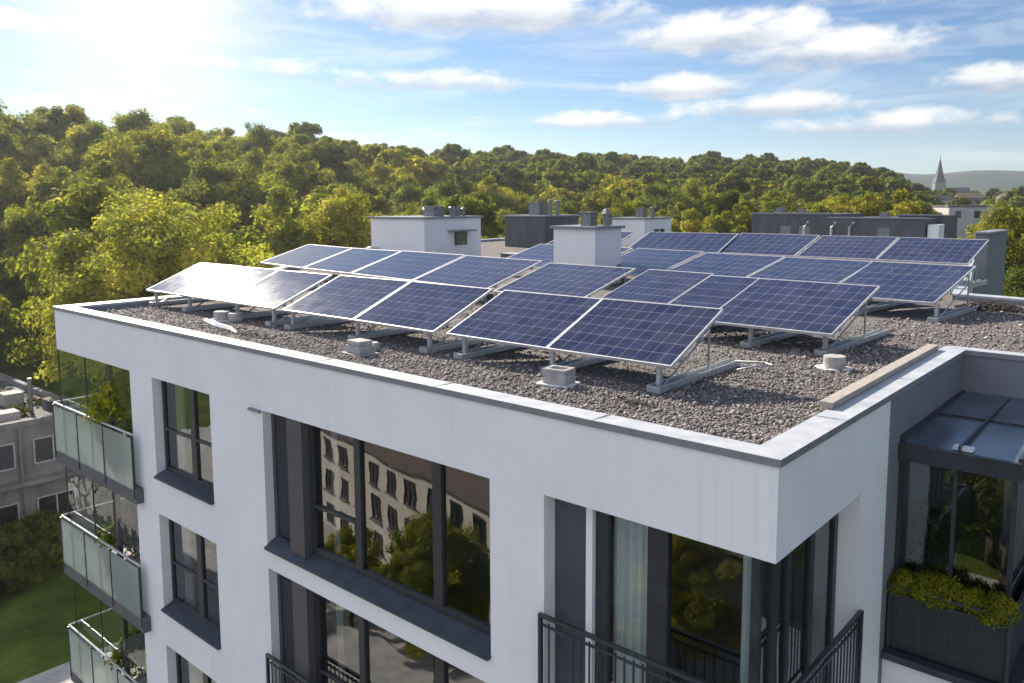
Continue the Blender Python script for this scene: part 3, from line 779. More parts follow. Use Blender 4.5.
h3 = hut('plant_room', -30.3, -27.1, 30.03, 33.4, 1.75, 'clad', 'dark clad rooftop plant room behind the white chimney block', 'hut')
pots(h3, -28.6, 31.6, 1.78, [(-.3, 0, .42, .75, 1), (.5, .2, .12, .85, 0), (.9, .4, .12, .80, 0), (-.9, .6, .10, .70, 0)])
h4 = hut('stair_hut', -25.8, -23.4, 38.6-3.4, 41.8-3.4, 1.55, 'hut', 'white rooftop hut with twin little windows behind the back row of panels', 'hut')
h4.location.z = RZ
pots(h4, -24.4, 36.6, 1.58, [(-.1, 0, .26, .55, 1), (.5, .3, .13, .55, 0), (.2, .8, .1, .5, 0)])
for y in (36.3, 37.0):
    w = MB().box(-23.39, -23.35, y, y+.5, .15, .85).build('window', 'dark', h4)
    MB().quad((-23.345, y+.06, .2), (-23.345, y+.44, .2), (-23.345, y+.44, .8), (-23.345, y+.06, .8)).build('pane', 'glass', w)
# odds and ends between the huts
for i, (x, y, s, hh, lab) in enumerate(((-21.4, 20.6, .5, .35, 'low grey vent box beside the left white hut'), (-20.0, 22.5, .35, .5, 'pale vent box on the roof between hut and dark plant room'),
                                        (-22.6, 25.5, .8, .3, 'wide low skylight kerb before the dark plant room'), (-18.8, 21.6, .2, .6, 'slim pale vent stub left of the chimney block'))):
    o = empty('roof_vent', (x, y, RZ), lab, 'vent', 'small vents on the roof')
    MB().box(x-s, x+s, y-s*.7, y+s*.7, RZ, RZ+hh).build('housing', 'paper' if i % 2 else 'duct', o, .01)
    MB().box(x-s*1.1, x+s*1.1, y-s*.8, y+s*.8, RZ+hh, RZ+hh+.05).build('lid', 'galv', o, .006)
# glass guard and post at the far right parapet
gd = empty('guard_rail', (1.2, 15.9, 0), 'thin dark guard rail along the rear right parapet', 'railing')
m = MB(); m.tube([(-.6, 17.3, .95), (9, 15.4, .95)], .022, 6); m.build('handrail', 'rail', gd)
for i in range(5):
    t = i/4; x = -.4+t*9.3; y = 17.26-t*1.85
    MB().box(x-.02, x+.02, y-.02, y+.02, -.01, .94).build('post', 'rail', gd)

# ------------------------------------------------------------------ neighbouring houses
def windows(parent, face, u0, u1, rows, cols, z0, dz, w, h, plane, framem='dark', sillm='old_wall'):
    """rows x cols of framed windows on a wall; face 'x+','y-','y+' """
    for r in range(rows):
        for c in range(cols):
            u = u0+(u1-u0)*(c+.5)/cols; z = z0+dz*r
            def b(a0, a1, t0, t1, c0, c1):
                m = MB()
                if face == 'x+': m.box(plane+t0, plane+t1, a0, a1, c0, c1)
                elif face == 'y-': m.box(a0, a1, plane-t1, plane-t0, c0, c1)
                else: m.box(a0, a1, plane+t0, plane+t1, c0, c1)
                return m
            f = MB()
            for q in (b(u-w/2, u-w/2+.07, .003, .05, z, z+h), b(u+w/2-.07, u+w/2, .003, .05, z, z+h), b(u-w/2+.07, u+w/2-.07, .004, .048, z+h-.07, z+h),
                      b(u-w/2+.07, u+w/2-.07, .004, .048, z, z+.07), b(u-.035, u+.035, .005, .046, z+.07, z+h-.07)):
                k = len(f.v); f.v += q.v; f.f += [tuple(i+k for i in x) for x in q.f]
            fo = f.build('window', framem, parent)
            b(u-w/2+.05, u+w/2-.05, .002, .012, z+.05, z+h-.05).build('pane', 'night_glass', fo)
            b(u-w/2-.08, u+w/2+.08, .002, .12, z-.09, z-.004).build('sill', sillm, fo)
mm, nt, out = nmat('dark_room_glass'); p_ = N(nt, 'ShaderNodeBsdfPrincipled', Roughness=.06); p_.inputs['Base Color'].default_value = (.02, .024, .028, 1); p_.inputs['IOR'].default_value = 1.8
L(nt, p_.outputs[0], out.inputs[0]); MAT['night_glass'] = mm

nb = empty('old_house', (-48, 6, GZ), 'weathered grey house with cluttered flat roof, below the left balconies', 'building')
NX, NT = -42.4, -8.75
MB().box(-58, NX, -8, 9.5, GZ, NT).build('wall', 'old_wall', nb)
MB().quad((-57.8, -7.8, NT+.01), (NX-.3, -7.8, NT+.01), (NX-.3, 9.3, NT+.01), (-57.8, 9.3, NT+.01)).build('roof', 'bitumen', nb)
m = MB(); m.box(-58.1, -57.8, -8.1, 9.6, NT, NT+.3); m.box(NX-.3, NX+.12, -8.1, 9.6, NT, NT+.3); m.box(-57.8, NX-.3, -8.1, -7.8, NT, NT+.3); m.box(-57.8, NX-.3, 9.3, 9.6, NT, NT+.3)
m.build('parapet', 'old_wall', nb)
windows(nb, 'x+', -7.5, 9.0, 2, 6, -14.0, 3.15, 1.9, 1.35, NX, framem='concrete')
m = MB(); m.box(NX+.002, NX+.55, -8, 9.5, -11.75, -11.55); m.build('ledge', 'old_wall', nb)
for k, (x, y, s, hh) in enumerate(((-46, 4, .8, 1.0), (-48, 7.5, .5, .7), (-45.5, 9, .6, .5), (-50, 5, 1.2, 1.4), (-47, 1.5, .4, .9), (-44.5, 6.2, .5, .45))):
    MB().box(x-s, x+s, y-s, y+s, NT+.01, NT+hh).build('roof_box', 'concrete' if k % 2 else 'bitumen', nb, .02)
for k, (x, y, h_) in enumerate(((-44.0, 3.0, 1.5), (-45.2, 7.6, 1.9), (-43.6, 5.0, .9), (-47.4, 3.2, 2.0))):
    MB().tube([(x, y, NT), (x, y, NT+h_)], .11, 8).build('flue_pipe', 'duct', nb)
for y in (1.9, 6.05): MB().tube([(NX+.10, y, GZ), (NX+.10, y, NT)], .06, 7).build('downpipe', 'duct', nb)
# across the street, seen only in the window glass
ob = empty('terrace_house', (-34, -22, GZ), 'beige terrace with tiled roof, mirrored in the wide upper window', 'building')
MB().box(-52, -17, -28, -18.5, GZ, -9.9).build('wall', 'beige_wall', ob)
m = MB(); m.quad((-52.3, -18.2, -9.9), (-16.7, -18.2, -9.9), (-16.7, -23.2, -7.9), (-52.3, -23.2, -7.9)); m.quad((-16.7, -28.3, -9.9), (-52.3, -28.3, -9.9), (-52.3, -23.2, -7.9), (-16.7, -23.2, -7.9))
m.quad((-16.7, -18.2, -9.92), (-16.7, -28.3, -9.92), (-16.7, -23.2, -7.9)); m.quad((-52.3, -18.2, -9.92), (-52.3, -23.2, -7.9), (-52.3, -28.3, -9.92)); m.build('roof', 'tile', ob)
windows(ob, 'y+', -51, -17.5, 3, 18, -15.6, 1.95, .85, 1.2, -18.5)
ob.rotation_euler = (0, 0, R(11))
ob2 = empty('corner_house', (-16, -34, GZ), 'pale low house mirrored in the corner glazing', 'building')
MB().box(-24, -9, -40, -30, GZ, -9).build('wall', 'cream_wall', ob2)
m = MB(); m.quad((-24.3, -29.7, -9), (-8.7, -29.7, -9), (-8.7, -35, -5.5), (-24.3, -35, -5.5)); m.quad((-8.7, -40.3, -9), (-24.3, -40.3, -9), (-24.3, -35, -5.5), (-8.7, -35, -5.5)); m.build('roof', 'tile', ob2)
windows(ob2, 'y+', -23.5, -9.5, 2, 6, -15, 3.0, 1.1, 1.5, -30)
# dark block behind the back row, at the right
db = empty('dark_block', (-14, 55, GZ), 'long dark clad block with stepped parapet behind the back row', 'building')
m = MB(); m.box(-23.2, -17.3, 50.0, 57, GZ, 1.62); m.box(-17.3, -11.1, 49.3, 57, GZ, 1.36); m.box(-13.6, -10.9, 52.5, 57, GZ, 1.52); m.build('wall', 'clad', db)
m = MB(); m.box(-23.3, -17.29, 49.9, 50.3, 1.63, 1.72); m.box(-17.28, -11.0, 49.2, 49.6, 1.37, 1.45); m.box(-13.7, -10.8, 52.4, 52.8, 1.53, 1.6); m.build('coping', 'fascia', db)
for x in (-18.9, -17.0, -15.8): MB().tube([(x, 49.15, -.3), (x, 49.15, .75), (x+.35, 49.0, 1.1)], .09, 7).build('flue_pipe', 'galv', db)
m = MB(); m.box(-11.0, -10.35, 49.6, 51, -.2, 1.0); m.build('end_bay', 'hut', db)
for x, h_ in ((-22.0, 2.1), (-20.4, 1.95), (-14.6, 1.75)): MB().box(x, x+.5, 51.5, 52.1, 1.2, h_).build('vent_box', 'duct', db)
for x in (-21, -19.6, -14.0): MB().box(x, x+.75, 49.985 if x < -17.3 else 49.285, 49.999 if x < -17.3 else 49.299, -.2, .75).build('louvre', 'duct', db)
gb = empty('grey_pier', (-3.3, 27.5, GZ), 'plain grey wall pier rising beside the right end of the back row', 'wall')
MB().box(-3.40, -3.0, 25.2, 28.6, GZ, 1.36).build('wall', 'grey_stucco', gb); MB().box(-3.46, -2.94, 25.1, 28.7, 1.36, 1.42).build('coping', 'fascia', gb)
bs = empty('gas_bottle_rack', (-2.9, 19.1, RZ), 'white clutter of pipes below the right end of the back row', 'pipes')
m = MB(); m.box(-2.9, -2.5, 18.6, 18.75, RZ, .28); m.build('housing', 'paper', bs, .01)
for x in (-2.85, -2.65): MB().tube([(x, 18.5, RZ), (x, 18.5, .35), (x+.1, 18.9, .35)], .03, 6).build('pipe', 'galv', bs)

# ------------------------------------------------------------------ terrain
SKYL = [(-300, 122), (0, 128), (100, 136), (250, 140), (330, 144), (450, 152), (600, 158), (760, 162), (850, 168), (905, 182), (960, 189), (1400, 186)]
DR = [(-300, 105), (0, 110), (250, 130), (400, 210), (500, 280), (650, 330), (850, 360), (920, 330), (1400, 320)]
def interp(t, x):
    return float(np.interp(x, [a for a, b in t], [b for a, b in t]))
TREE_H = 15.5
def pix_of(x, y):
    d = np.array([x, y, 0.0])-CAM; d[2] = 0
    z = d@fw/1.0
    return (512+F*(d@rt)/max(z, 1e-3), z)
def ground_h(x, y):
    px, z = pix_of(x, y)
    if z < 25: return GZ
    px = max(-300, min(1400, px))
    dr = interp(DR, px); top = CAM[2]+(202.6-interp(SKYL, px))/F*dr
    hh = max(GZ, top-TREE_H+.5)
    t = min(1, max(0, (z-55)/(dr-55))); t = t*t*(3-2*t)
    g = GZ+(hh-GZ)*t
    if z > dr: g += (z-dr)*.012 if px < 860 else 0
    return g
nx_, ny_ = 150, 150
gv, gf = [], []
angs = np.linspace(-1.35, 1.35, nx_); rad = np.concatenate([[12], np.geomspace(20, 1300, ny_-1)])
for r_ in rad:
    for a in angs:
        A = YAW+a; x = CAM[0]+r_*math.sin(A); y = CAM[1]+r_*math.cos(A)
        h_ = ground_h(x, y)
        if r_ > 600: h_ = h_*(1-min(1, (r_-600)/500))+(GZ+4)*min(1, (r_-600)/500)
        gv.append((x, y, h_))
for i in range(ny_-1):
    for j in range(nx_-1):
        k = i*nx_+j; gf.append((k, k+1, k+nx_+1, k+nx_))
m = MB(); m.v = gv; m.f = gf; m.f = [tuple(reversed(f)) for f in m.f]
tag(m.build('terrain', 'grass', None, smooth=True), kind='structure')
m = MB().quad((-1600, -1600, GZ-.3), (1600, -1600, GZ-.3), (1600, 1600, GZ-.3), (-1600, 1600, GZ-.3)); tag(m.build('ground', 'grass', None), kind='structure')
m = MB().quad((-31, -60, GZ+.012), (-23.5, -60, GZ+.012), (-23.5, 40, GZ+.012), (-31, 40, GZ+.012)); tag(m.build('path', 'path', None), kind='structure')
m = MB().quad((-60, -28, GZ+.016), (40, -28, GZ+.016), (40, -9, GZ+.016), (-60, -9, GZ+.016)); tag(m.build('street', 'path', None), kind='structure')
# far blue ridge behind the church
hv, hf = [], []
for i in range(90):
    a = YAW+R(-42+84*i/89); 
    hx = 202.6-176+3*math.sin(i*.31)+2*math.sin(i*.83+1)
    for (rr, k) in ((900, 0), (1100, .75), (1300, 1), (1560, .55)):
        hv.append((CAM[0]+rr*math.sin(a), CAM[1]+rr*math.cos(a), GZ+10+k*(hx/F*1300+CAM[2]-GZ-10)))
for i in range(89):
    for j in range(3):
        k = i*4+j; hf.append((k, k+4, k+5, k+1))
m = MB(); m.v = hv; m.f = hf; tag(m.build('distant_hills', 'far_hill', None, smooth=True), kind='structure')

# ------------------------------------------------------------------ foliage
def crown_mesh(name, seed, Rr, H, base, n_cl, n_leaf, leaf, mat='leaf', flat=1.0, loose=.25, taper=.0):
    """leaf-sized rhombs spread through clumps that fill an uneven crown volume"""
    rng = np.random.default_rng(seed)
    cc, cr = [], []
    # a few big boughs give the uneven outline, many small sprays sit on them
    nb_ = max(17, n_cl//13); boughs = []
    for i in range(nb_):
        zz = 1-(i+.5)/nb_*1.42; aa = 2.39996*i+rng.uniform(-.35, .35)
        u = np.array([math.sqrt(max(0, 1-zz*zz))*math.cos(aa), math.sqrt(max(0, 1-zz*zz))*math.sin(aa), zz])+rng.normal(size=3)*.13
        u /= np.linalg.norm(u)
        sz = (u[2]+1)/2; wid = 1-taper*sz
        c = np.array([u[0]*Rr*.60*wid, u[1]*Rr*.60*wid, base+(H-base)*(.46+.34*u[2])])
        boughs.append((c, Rr*rng.uniform(.33, .47)*(1-.25*taper*sz)))
    for i in range(n_cl):
        c, r_ = boughs[int(rng.integers(nb_))] if rng.uniform() > .18 else (np.array([0, 0, base+(H-base)*.5]), Rr*.60)
        u = rng.normal(size=3); u /= np.linalg.norm(u)
        if u[2] < -.35 and rng.uniform() < .7: u[2] = -u[2]
        p = c+u*r_*rng.uniform(.45, 1.06)*np.array([1, 1, .95])
        cc.append(p); cr.append(Rr*rng.uniform(.09, .19))
    cc, cr = np.array(cc), np.array(cr)
    wts = cr**2; wts /= wts.sum()
    idx = rng.choice(n_cl, n_leaf, p=wts)
    d = rng.normal(size=(n_leaf, 3)); d /= np.linalg.norm(d, axis=1)[:, None]
    rr = cr[idx]*(rng.uniform(0, 1, n_leaf)**.33)*rng.uniform(.85, 1.0+loose, n_leaf)
    P = cc[idx]+d*rr[:, None]*np.array([1, 1, .82*flat])
    ctr = np.array([0, 0, base+(H-base)*.40])
    o = P-ctr; o /= np.linalg.norm(o, axis=1)[:, None]+1e-6
    nrm = d*.8+o*.5+np.array([0, 0, .25])+rng.normal(size=(n_leaf, 3))*.40; nrm /= np.linalg.norm(nrm, axis=1)[:, None]
    t = np.cross(nrm, rng.normal(size=(n_leaf, 3))); t /= np.linalg.norm(t, axis=1)[:, None]+1e-6
    b = np.cross(nrm, t)
    s = leaf*rng.uniform(.6, 1.4, n_leaf)[:, None]
    V = np.stack([P-t*s, P-b*s*.55+nrm*s*.12, P+t*s, P+b*s*.55+nrm*s*.12], 1)
    me = bpy.data.meshes.new(name); me.vertices.add(n_leaf*4); me.vertices.foreach_set('co', V.astype(np.float32).ravel())
    me.loops.add(n_leaf*4); me.loops.foreach_set('vertex_index', np.arange(n_leaf*4))
    me.polygons.add(n_leaf); me.polygons.foreach_set('loop_start', np.arange(n_leaf)*4)
    me.update(calc_edges=True)
    ct = rng.uniform(0, 1, n_cl)
    tv = np.clip(.62*ct[idx]+.38*rng.uniform(0, 1, n_leaf), 0, 1)
    a = me.attributes.new('tint', 'FLOAT', 'POINT'); a.data.foreach_set('value', np.repeat(tv, 4).astype(np.float32))
    me.materials.append(MAT[mat])
    return me
def trunk_mesh(name, seed, H, base, r, spread):
    rng = random.Random(seed); m = MB()
    m.tube([(0, 0, -.6), (.05, 0, base*.5), (.1*rng.uniform(-1, 1), .1, base), (.2*rng.uniform(-1, 1), .2*rng.uniform(-1, 1), H*.72)], [r*1.25, r, r*.85, r*.3], 9)
    for i in range(7):
        a = i*2.4+rng.random(); z = base*rng.uniform(.85, 1.0)+(H-base)*.07*i
        q = spread*rng.uniform(.45, .75)
        m.tube([(0, 0, z), (q*.5*math.cos(a), q*.5*math.sin(a), z+q*.42), (q*math.cos(a), q*math.sin(a), z+q*.75)], [r*.42, r*.26, r*.08], 6)
    b = m.build(name, 'bark', None, smooth=True); me = b.data; bpy.data.objects.remove(b); return me
# kinds: (crown radius, height, crown base) of unit trees
KINDS = {}
def kind(key, seed, Rr, H, base, n_cl, n_leaf, leaf, **kw):
    KINDS[key] = (crown_mesh('crown', seed, Rr, H, base, n_cl, n_leaf, leaf, **kw), trunk_mesh('trunk', seed, H, base, .035*H*.6, Rr), H, Rr)
kind('hero', 11, 6.0, 16.5, 3.0, 300, 120000, .100)
kind('hero2', 12, 5.6, 15.5, 3.0, 260, 95000, .105)
kind('round', 21, 5.0, 15.5, 4.0, 150, 32000, .155)
kind('broad', 22, 6.2, 14.5, 4.2, 160, 34000, .16)
kind('tall', 23, 4.2, 18.0, 4.5, 140, 30000, .155, taper=.35)
kind('loose', 24, 4.8, 16.5, 5.0, 110, 17000, .15, loose=.5)
kind('small', 25, 3.2, 8.5, 1.6, 80, 12000, .14)
kind('far_round', 31, 5.0, 15.0, 3.6, 80, 8000, .31)
kind('far_broad', 32, 6.0, 14.0, 3.6, 90, 9000, .32)
kind('far_tall', 33, 4.2, 17.0, 4.0, 80, 7600, .31, taper=.35)
def tree(key, x, y, z, s, rz, color, label, group=None, name='tree', sz=1.0, cat='tree'):
    cm, tm, H, Rr = KINDS[key]
    o = bpy.data.objects.new(name, None); o.empty_display_size = .5; col.objects.link(o)
    o.location = (x, y, z); o.rotation_euler = (0, 0, rz); o.scale = (s, s, s*sz)
    tag(o, label, cat, group)
    for nm, me in (('crown', cm), ('trunk', tm)):
        c = bpy.data.objects.new(nm, me); col.objects.link(c); c.parent = o
        if nm == 'crown': c.color = (*color, 1)
    return o
def hero(key, px, pytop, D, wpx, color, label, name='tree', base=None):
    P = at(px, pytop, D); cm, tm, H, Rr = KINDS[key]
    z0 = ground_h(P[0], P[1]) if base is None else base
    s = wpx/2/F*D/(Rr*.90); hh = P[2]-z0
    return tree(key, P[0], P[1], z0, s, random.random()*6.28, color, label, None, name, hh/(H*1.0*s))
OCC = []
def hh_(key, px, py, D, w, c, lab, **k):
    o = hero(key, px, py, D, w, c, lab, **k); OCC.append((o.location.x, o.location.y, w/2/F*D*.8)); return o
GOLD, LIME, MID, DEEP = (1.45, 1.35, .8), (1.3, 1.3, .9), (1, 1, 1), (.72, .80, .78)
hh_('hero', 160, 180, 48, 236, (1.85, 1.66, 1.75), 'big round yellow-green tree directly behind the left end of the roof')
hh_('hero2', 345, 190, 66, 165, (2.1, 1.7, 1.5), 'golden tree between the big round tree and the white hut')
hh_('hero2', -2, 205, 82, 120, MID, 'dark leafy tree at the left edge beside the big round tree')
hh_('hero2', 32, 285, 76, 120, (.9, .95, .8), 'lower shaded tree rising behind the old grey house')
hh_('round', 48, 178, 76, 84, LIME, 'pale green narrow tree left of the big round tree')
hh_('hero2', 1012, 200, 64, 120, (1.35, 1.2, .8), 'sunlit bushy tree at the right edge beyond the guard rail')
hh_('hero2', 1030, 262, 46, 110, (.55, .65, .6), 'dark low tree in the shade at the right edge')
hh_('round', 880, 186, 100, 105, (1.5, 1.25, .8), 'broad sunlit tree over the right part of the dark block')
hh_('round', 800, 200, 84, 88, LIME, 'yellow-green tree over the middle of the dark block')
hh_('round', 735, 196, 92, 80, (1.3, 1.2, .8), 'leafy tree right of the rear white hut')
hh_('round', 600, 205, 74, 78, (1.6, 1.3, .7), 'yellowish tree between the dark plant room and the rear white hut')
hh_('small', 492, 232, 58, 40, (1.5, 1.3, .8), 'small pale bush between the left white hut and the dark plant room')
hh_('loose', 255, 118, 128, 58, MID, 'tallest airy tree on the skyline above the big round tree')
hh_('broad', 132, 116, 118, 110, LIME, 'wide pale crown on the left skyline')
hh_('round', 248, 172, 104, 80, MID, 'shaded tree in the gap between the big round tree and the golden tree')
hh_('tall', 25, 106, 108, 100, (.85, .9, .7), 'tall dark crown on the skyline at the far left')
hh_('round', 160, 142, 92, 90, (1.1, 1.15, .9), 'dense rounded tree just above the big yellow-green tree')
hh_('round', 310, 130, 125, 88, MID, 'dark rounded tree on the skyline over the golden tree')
# wood on the slopes
rng = np.random.default_rng(5)
pts = []
FAR_X = []
def free(x, y, d):
    for a, b, r_ in pts:
        if abs(a-x) < d and abs(b-y) < d and (a-x)**2+(b-y)**2 < d*d: return False
    return all((a-x)**2+(b-y)**2 > (r_*.9)**2 for a, b, r_ in OCC)
tcount = 0
bands = [(-130, 120, 'left slope', 'leafy tree in the sunlit wood on the left slope'), (120, 420, 'wood behind the left panels', 'leafy tree in the wood behind the left panels and white hut'),
         (420, 640, 'wood behind the chimney block', 'leafy tree in the wood behind the chimney block'), (640, 860, 'wood above the back row', 'leafy tree in the wood above the back row of panels'),
         (860, 1130, 'trees before the church', 'leafy tree between the far white houses and the dark block')]
cand = []
for i in range(26000):
    px = rng.uniform(-130, 1130); D = rng.uniform(58, 400)
    cand.append((D, px))
cand.sort()
far_list = []
for D, px in cand:
    P = at(px, 202, D)
    dr = interp(DR, px)
    if D > dr+70: continue
    # keep the block's own surroundings clear
    if D < 62 and 380 < px < 1000: continue
    if 640 < px < 1130 and D < 88: continue
    if px > 905 and D < 125 : continue
    if 185 < px < 300 and D < 84: continue
    if 928 < px < 1016 and (D < 172 or 215 < D < 325): continue
    near = D < dr*.62+20 and tcount < 290 and D < 240
    sp = (10.8 if px < 330 else 7.8)
    if not free(P[0], P[1], sp): continue
    pts.append((P[0], P[1], sp))
    far_list.append((D, px, P[0], P[1]))
far_list.sort()
wood = []
for D, px, x, y in far_list:
    z = ground_h(x, y)-.3
    v = rng.uniform(); sc = rng.uniform(.80, 1.18)*(1.22 if px < 330 else 1.0)
    # open, lower trees towards the church
    if px > 900: sc *= rng.uniform(.75, .95)
    hue = rng.uniform()
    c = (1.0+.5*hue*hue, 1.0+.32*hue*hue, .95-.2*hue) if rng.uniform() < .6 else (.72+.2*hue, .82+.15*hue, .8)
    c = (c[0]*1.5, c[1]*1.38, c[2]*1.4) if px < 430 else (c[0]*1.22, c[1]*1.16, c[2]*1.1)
    if tcount < 285:
        key = ('round', 'broad', 'tall', 'loose')[int(rng.choice(4, p=[.42, .30, .16, .12]))] if D < 150 else ('far_round', 'far_broad', 'far_tall')[int(rng.choice(3, p=[.45, .35, .2]))]
        b = next((b for b in bands if b[0] <= px < b[1]), bands[-1])
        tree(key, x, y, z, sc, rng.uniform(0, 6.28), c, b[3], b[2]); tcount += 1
    else: wood.append((x, y, z, sc, c))
# the rest of the wood, one mass
def wood_mesh():
    srcs = []
    for key in ('far_round', 'far_broad', 'far_tall'):
        me = KINDS[key][0]; v = np.zeros(len(me.vertices)*3, np.float32); me.vertices.foreach_get('co', v)
        t = np.zeros(len(me.vertices), np.float32); me.attributes['tint'].data.foreach_get('value', t)
        srcs.append((v.reshape(-1, 4, 3), t.reshape(-1, 4)))
    VV, TT = [], []
    for (x, y, z, sc, c) in wood:
        v, t = srcs[int(rng.integers(3))]
        sel = rng.random(len(v)) < .45
        a = rng.uniform(0, 6.28); ca, sa = math.cos(a), math.sin(a)
        w = v[sel]*sc; ctr = w.mean(1, keepdims=True); w = ctr+(w-ctr)*1.5
        w = np.stack([w[..., 0]*ca-w[..., 1]*sa+x, w[..., 0]*sa+w[..., 1]*ca+y, w[..., 2]+z], -1)
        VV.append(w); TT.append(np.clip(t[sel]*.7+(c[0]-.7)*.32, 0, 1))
    if not VV: return
    V = np.concatenate(VV).reshape(-1, 3); T = np.concatenate(TT).ravel(); nq = len(V)//4
    me = bpy.data.meshes.new('far_wood'); me.vertices.add(nq*4); me.vertices.foreach_set('co', V.astype(np.float32).ravel())
    me.loops.add(nq*4); me.loops.foreach_set('vertex_index', np.arange(nq*4)); me.polygons.add(nq); me.polygons.foreach_set('loop_start', np.arange(nq)*4)
    me.update(calc_edges=True); a = me.attributes.new('tint', 'FLOAT', 'POINT'); a.data.foreach_set('value', T.astype(np.float32)); me.materials.append(MAT['leaf'])
    o = bpy.data.objects.new('far_wood', me); col.objects.link(o); tag(o, 'far wooded ridge behind the nearer trees', 'wood', kind='stuff')
wood_mesh()
print('trees', tcount, 'mass', len(wood))

def shrub(name, me, loc, s, label, color=(1, 1, 1), cat='plant', sz=1.0):
    o = empty(name, loc, label, cat)
    c = bpy.data.objects.new('foliage', me); col.objects.link(c); c.parent = o; c.color = (*color, 1); c.scale = (s, s, s*sz)
    return o
bush = crown_mesh('foliage', 51, 1.0, 1.6, .0, 150, 4200, .070, 'shrub', loose=1.8)
vine = crown_mesh('foliage', 52, .45, 2.1, .0, 90, 2600, .045, 'shrub', loose=.9)
big_bush = crown_mesh('foliage', 53, 1.8, 2.6, -.3, 160, 14000, .085, 'leaf')
for k, (y, s_) in enumerate(((4.4, .9), (6.9, .7), (2.2, 1.0), (8.3, .6))):
    q = bpy.data.objects.new('roof_moss', crown_mesh('roof_moss', 70+k, 1.0, .7, -.1, 60, 1800, .07, 'leaf')); col.objects.link(q); q.parent = nb; q.scale = (s_*1.3, s_, s_*.8); q.color = (.6, .55, .5, 1)
    q.location = (-44.3-k*.9+48, y-6, NT-GZ)
o = shrub('balcony_plant', bush, (-16.3, .55, -3.05), .85, 'yellow-green bush standing on the top left balcony', (2.6, 2.4, .8), sz=1.15)
m = MB().lathe([(.25, 0), (.36, .7), (.33, .7)], (-16.25, .62, -3.675), 16); q = m.build('pot', 'concrete', o)
for x, y, z, s, lab in ((-16.6, .6, -6.15, .70, 'shaded pot plant on the middle left balcony'), (-16.4, .6, -9.15, .72, 'leafy pot plant on the lowest visible left balcony')):
    o = shrub('balcony_plant', bush, (x, y, z), s, lab, (1.5, 1.5, .9)); q = MB().lathe([(.24, 0), (.32, .62), (.29, .62)], (x, y, z-.525), 14).build('pot', 'concrete', o)
for x, y, z, s, lab in ((-15.4, .7, -3.2, .6, 'second, smaller yellow-green bush at the right end of the top left balcony'), (-15.3, .8, -6.3, .55, 'small plant at the right end of the middle left balcony')):
    o = shrub('balcony_plant', bush, (x, y, z), s, lab, (1.7, 1.7, .8)); q = MB().lathe([(.2, 0), (.27, .45), (.24, .45)], (x, y, z-.38-.09*(z > -4)), 14).build('pot', 'concrete', o)
for i in range(5):
    x = .15+i*.29
    shrub('planter_shrub', bush, (x, 4.06+.03*(i % 2), -3.0-.02*(i % 3)), .225+.03*((i*7) % 3), ('yellow-green planter shrub against the grey wall', 'yellow-green planter shrub second from the grey wall', 'yellow-green shrub in the middle of the winter garden planter', 'yellow-green planter shrub second from the glass corner', 'yellow-green planter shrub at the glass corner')[i], (1.5, 1.5, .7), sz=1.15).rotation_euler = (0, 0, i*1.7)
shrub('climbing_plant', vine, (.35, 4.75, -3.6), 1.0, 'green climbing plant behind the winter garden glass', (.7, .8, .7))
shrub('climbing_plant', vine, (.75, 5.0, -3.6), .8, 'shorter climbing plant deeper inside the winter garden', (.6, .7, .6)).rotation_euler = (0, 0, 2)
for i, (x, y, s, lab) in enumerate(((-41.0, 1.6, 1.0, 'dark hedge bush under the old grey house, at the picture edge'), (-40.7, 3.9, 1.15, 'dark hedge bush under the middle windows of the old house'),
                                         (-41.0, 6.3, 1.1, 'dark hedge bush under the old house beside the balconies'), (-39.2, 2.6, .7, 'low bush at the lawn edge before the old house'), (-39.4, 5.0, .6, 'smallest bush before the old house hedge'))):
    shrub('hedge_bush', big_bush, (x, y, GZ), s, lab, (.8, .85, .7)).rotation_euler = (0, 0, i)
P = at(60, 625, 42); shrub('hedge_bush', big_bush, (P[0], P[1], GZ), .35, 'small sunlit yellow bush where lawn meets the path', (1.8, 1.6, .5))
# trees across the street for the glass to mirror
for i, (x, y, s, c, lab) in enumerate(((-18.2, -11.8, .46, (1.7, 1.6, .9), 'street tree mirrored at the right of the wide upper window'), (-10.6, -17.0, .44, (2.5, 2.2, 1.4), 'street tree mirrored in the corner glazing'),
                                       (-31, -13.0, .45, LIME, 'street tree mirrored in the narrow upper windows'), (-40, -8, .6, MID, 'garden tree mirrored in the narrow lower windows'), (-8, -24, .8, MID, 'taller street tree behind the corner house tree'), (-24.5, -12.6, .30, (1.9, 1.7, 1), 'small street tree mirrored low in the middle of the wide window'), (-2.5, -23, .72, DEEP, 'dark street tree mirrored in the winter garden'), (-4.5, -31, .9, DEEP, 'big dark tree at the end of the street'), (-17, -20, .55, DEEP, 'dark street tree before the pale low house'))):
    tree('hero2' if i < 2 else 'round', x, y, GZ, s, i*1.3, c, lab)

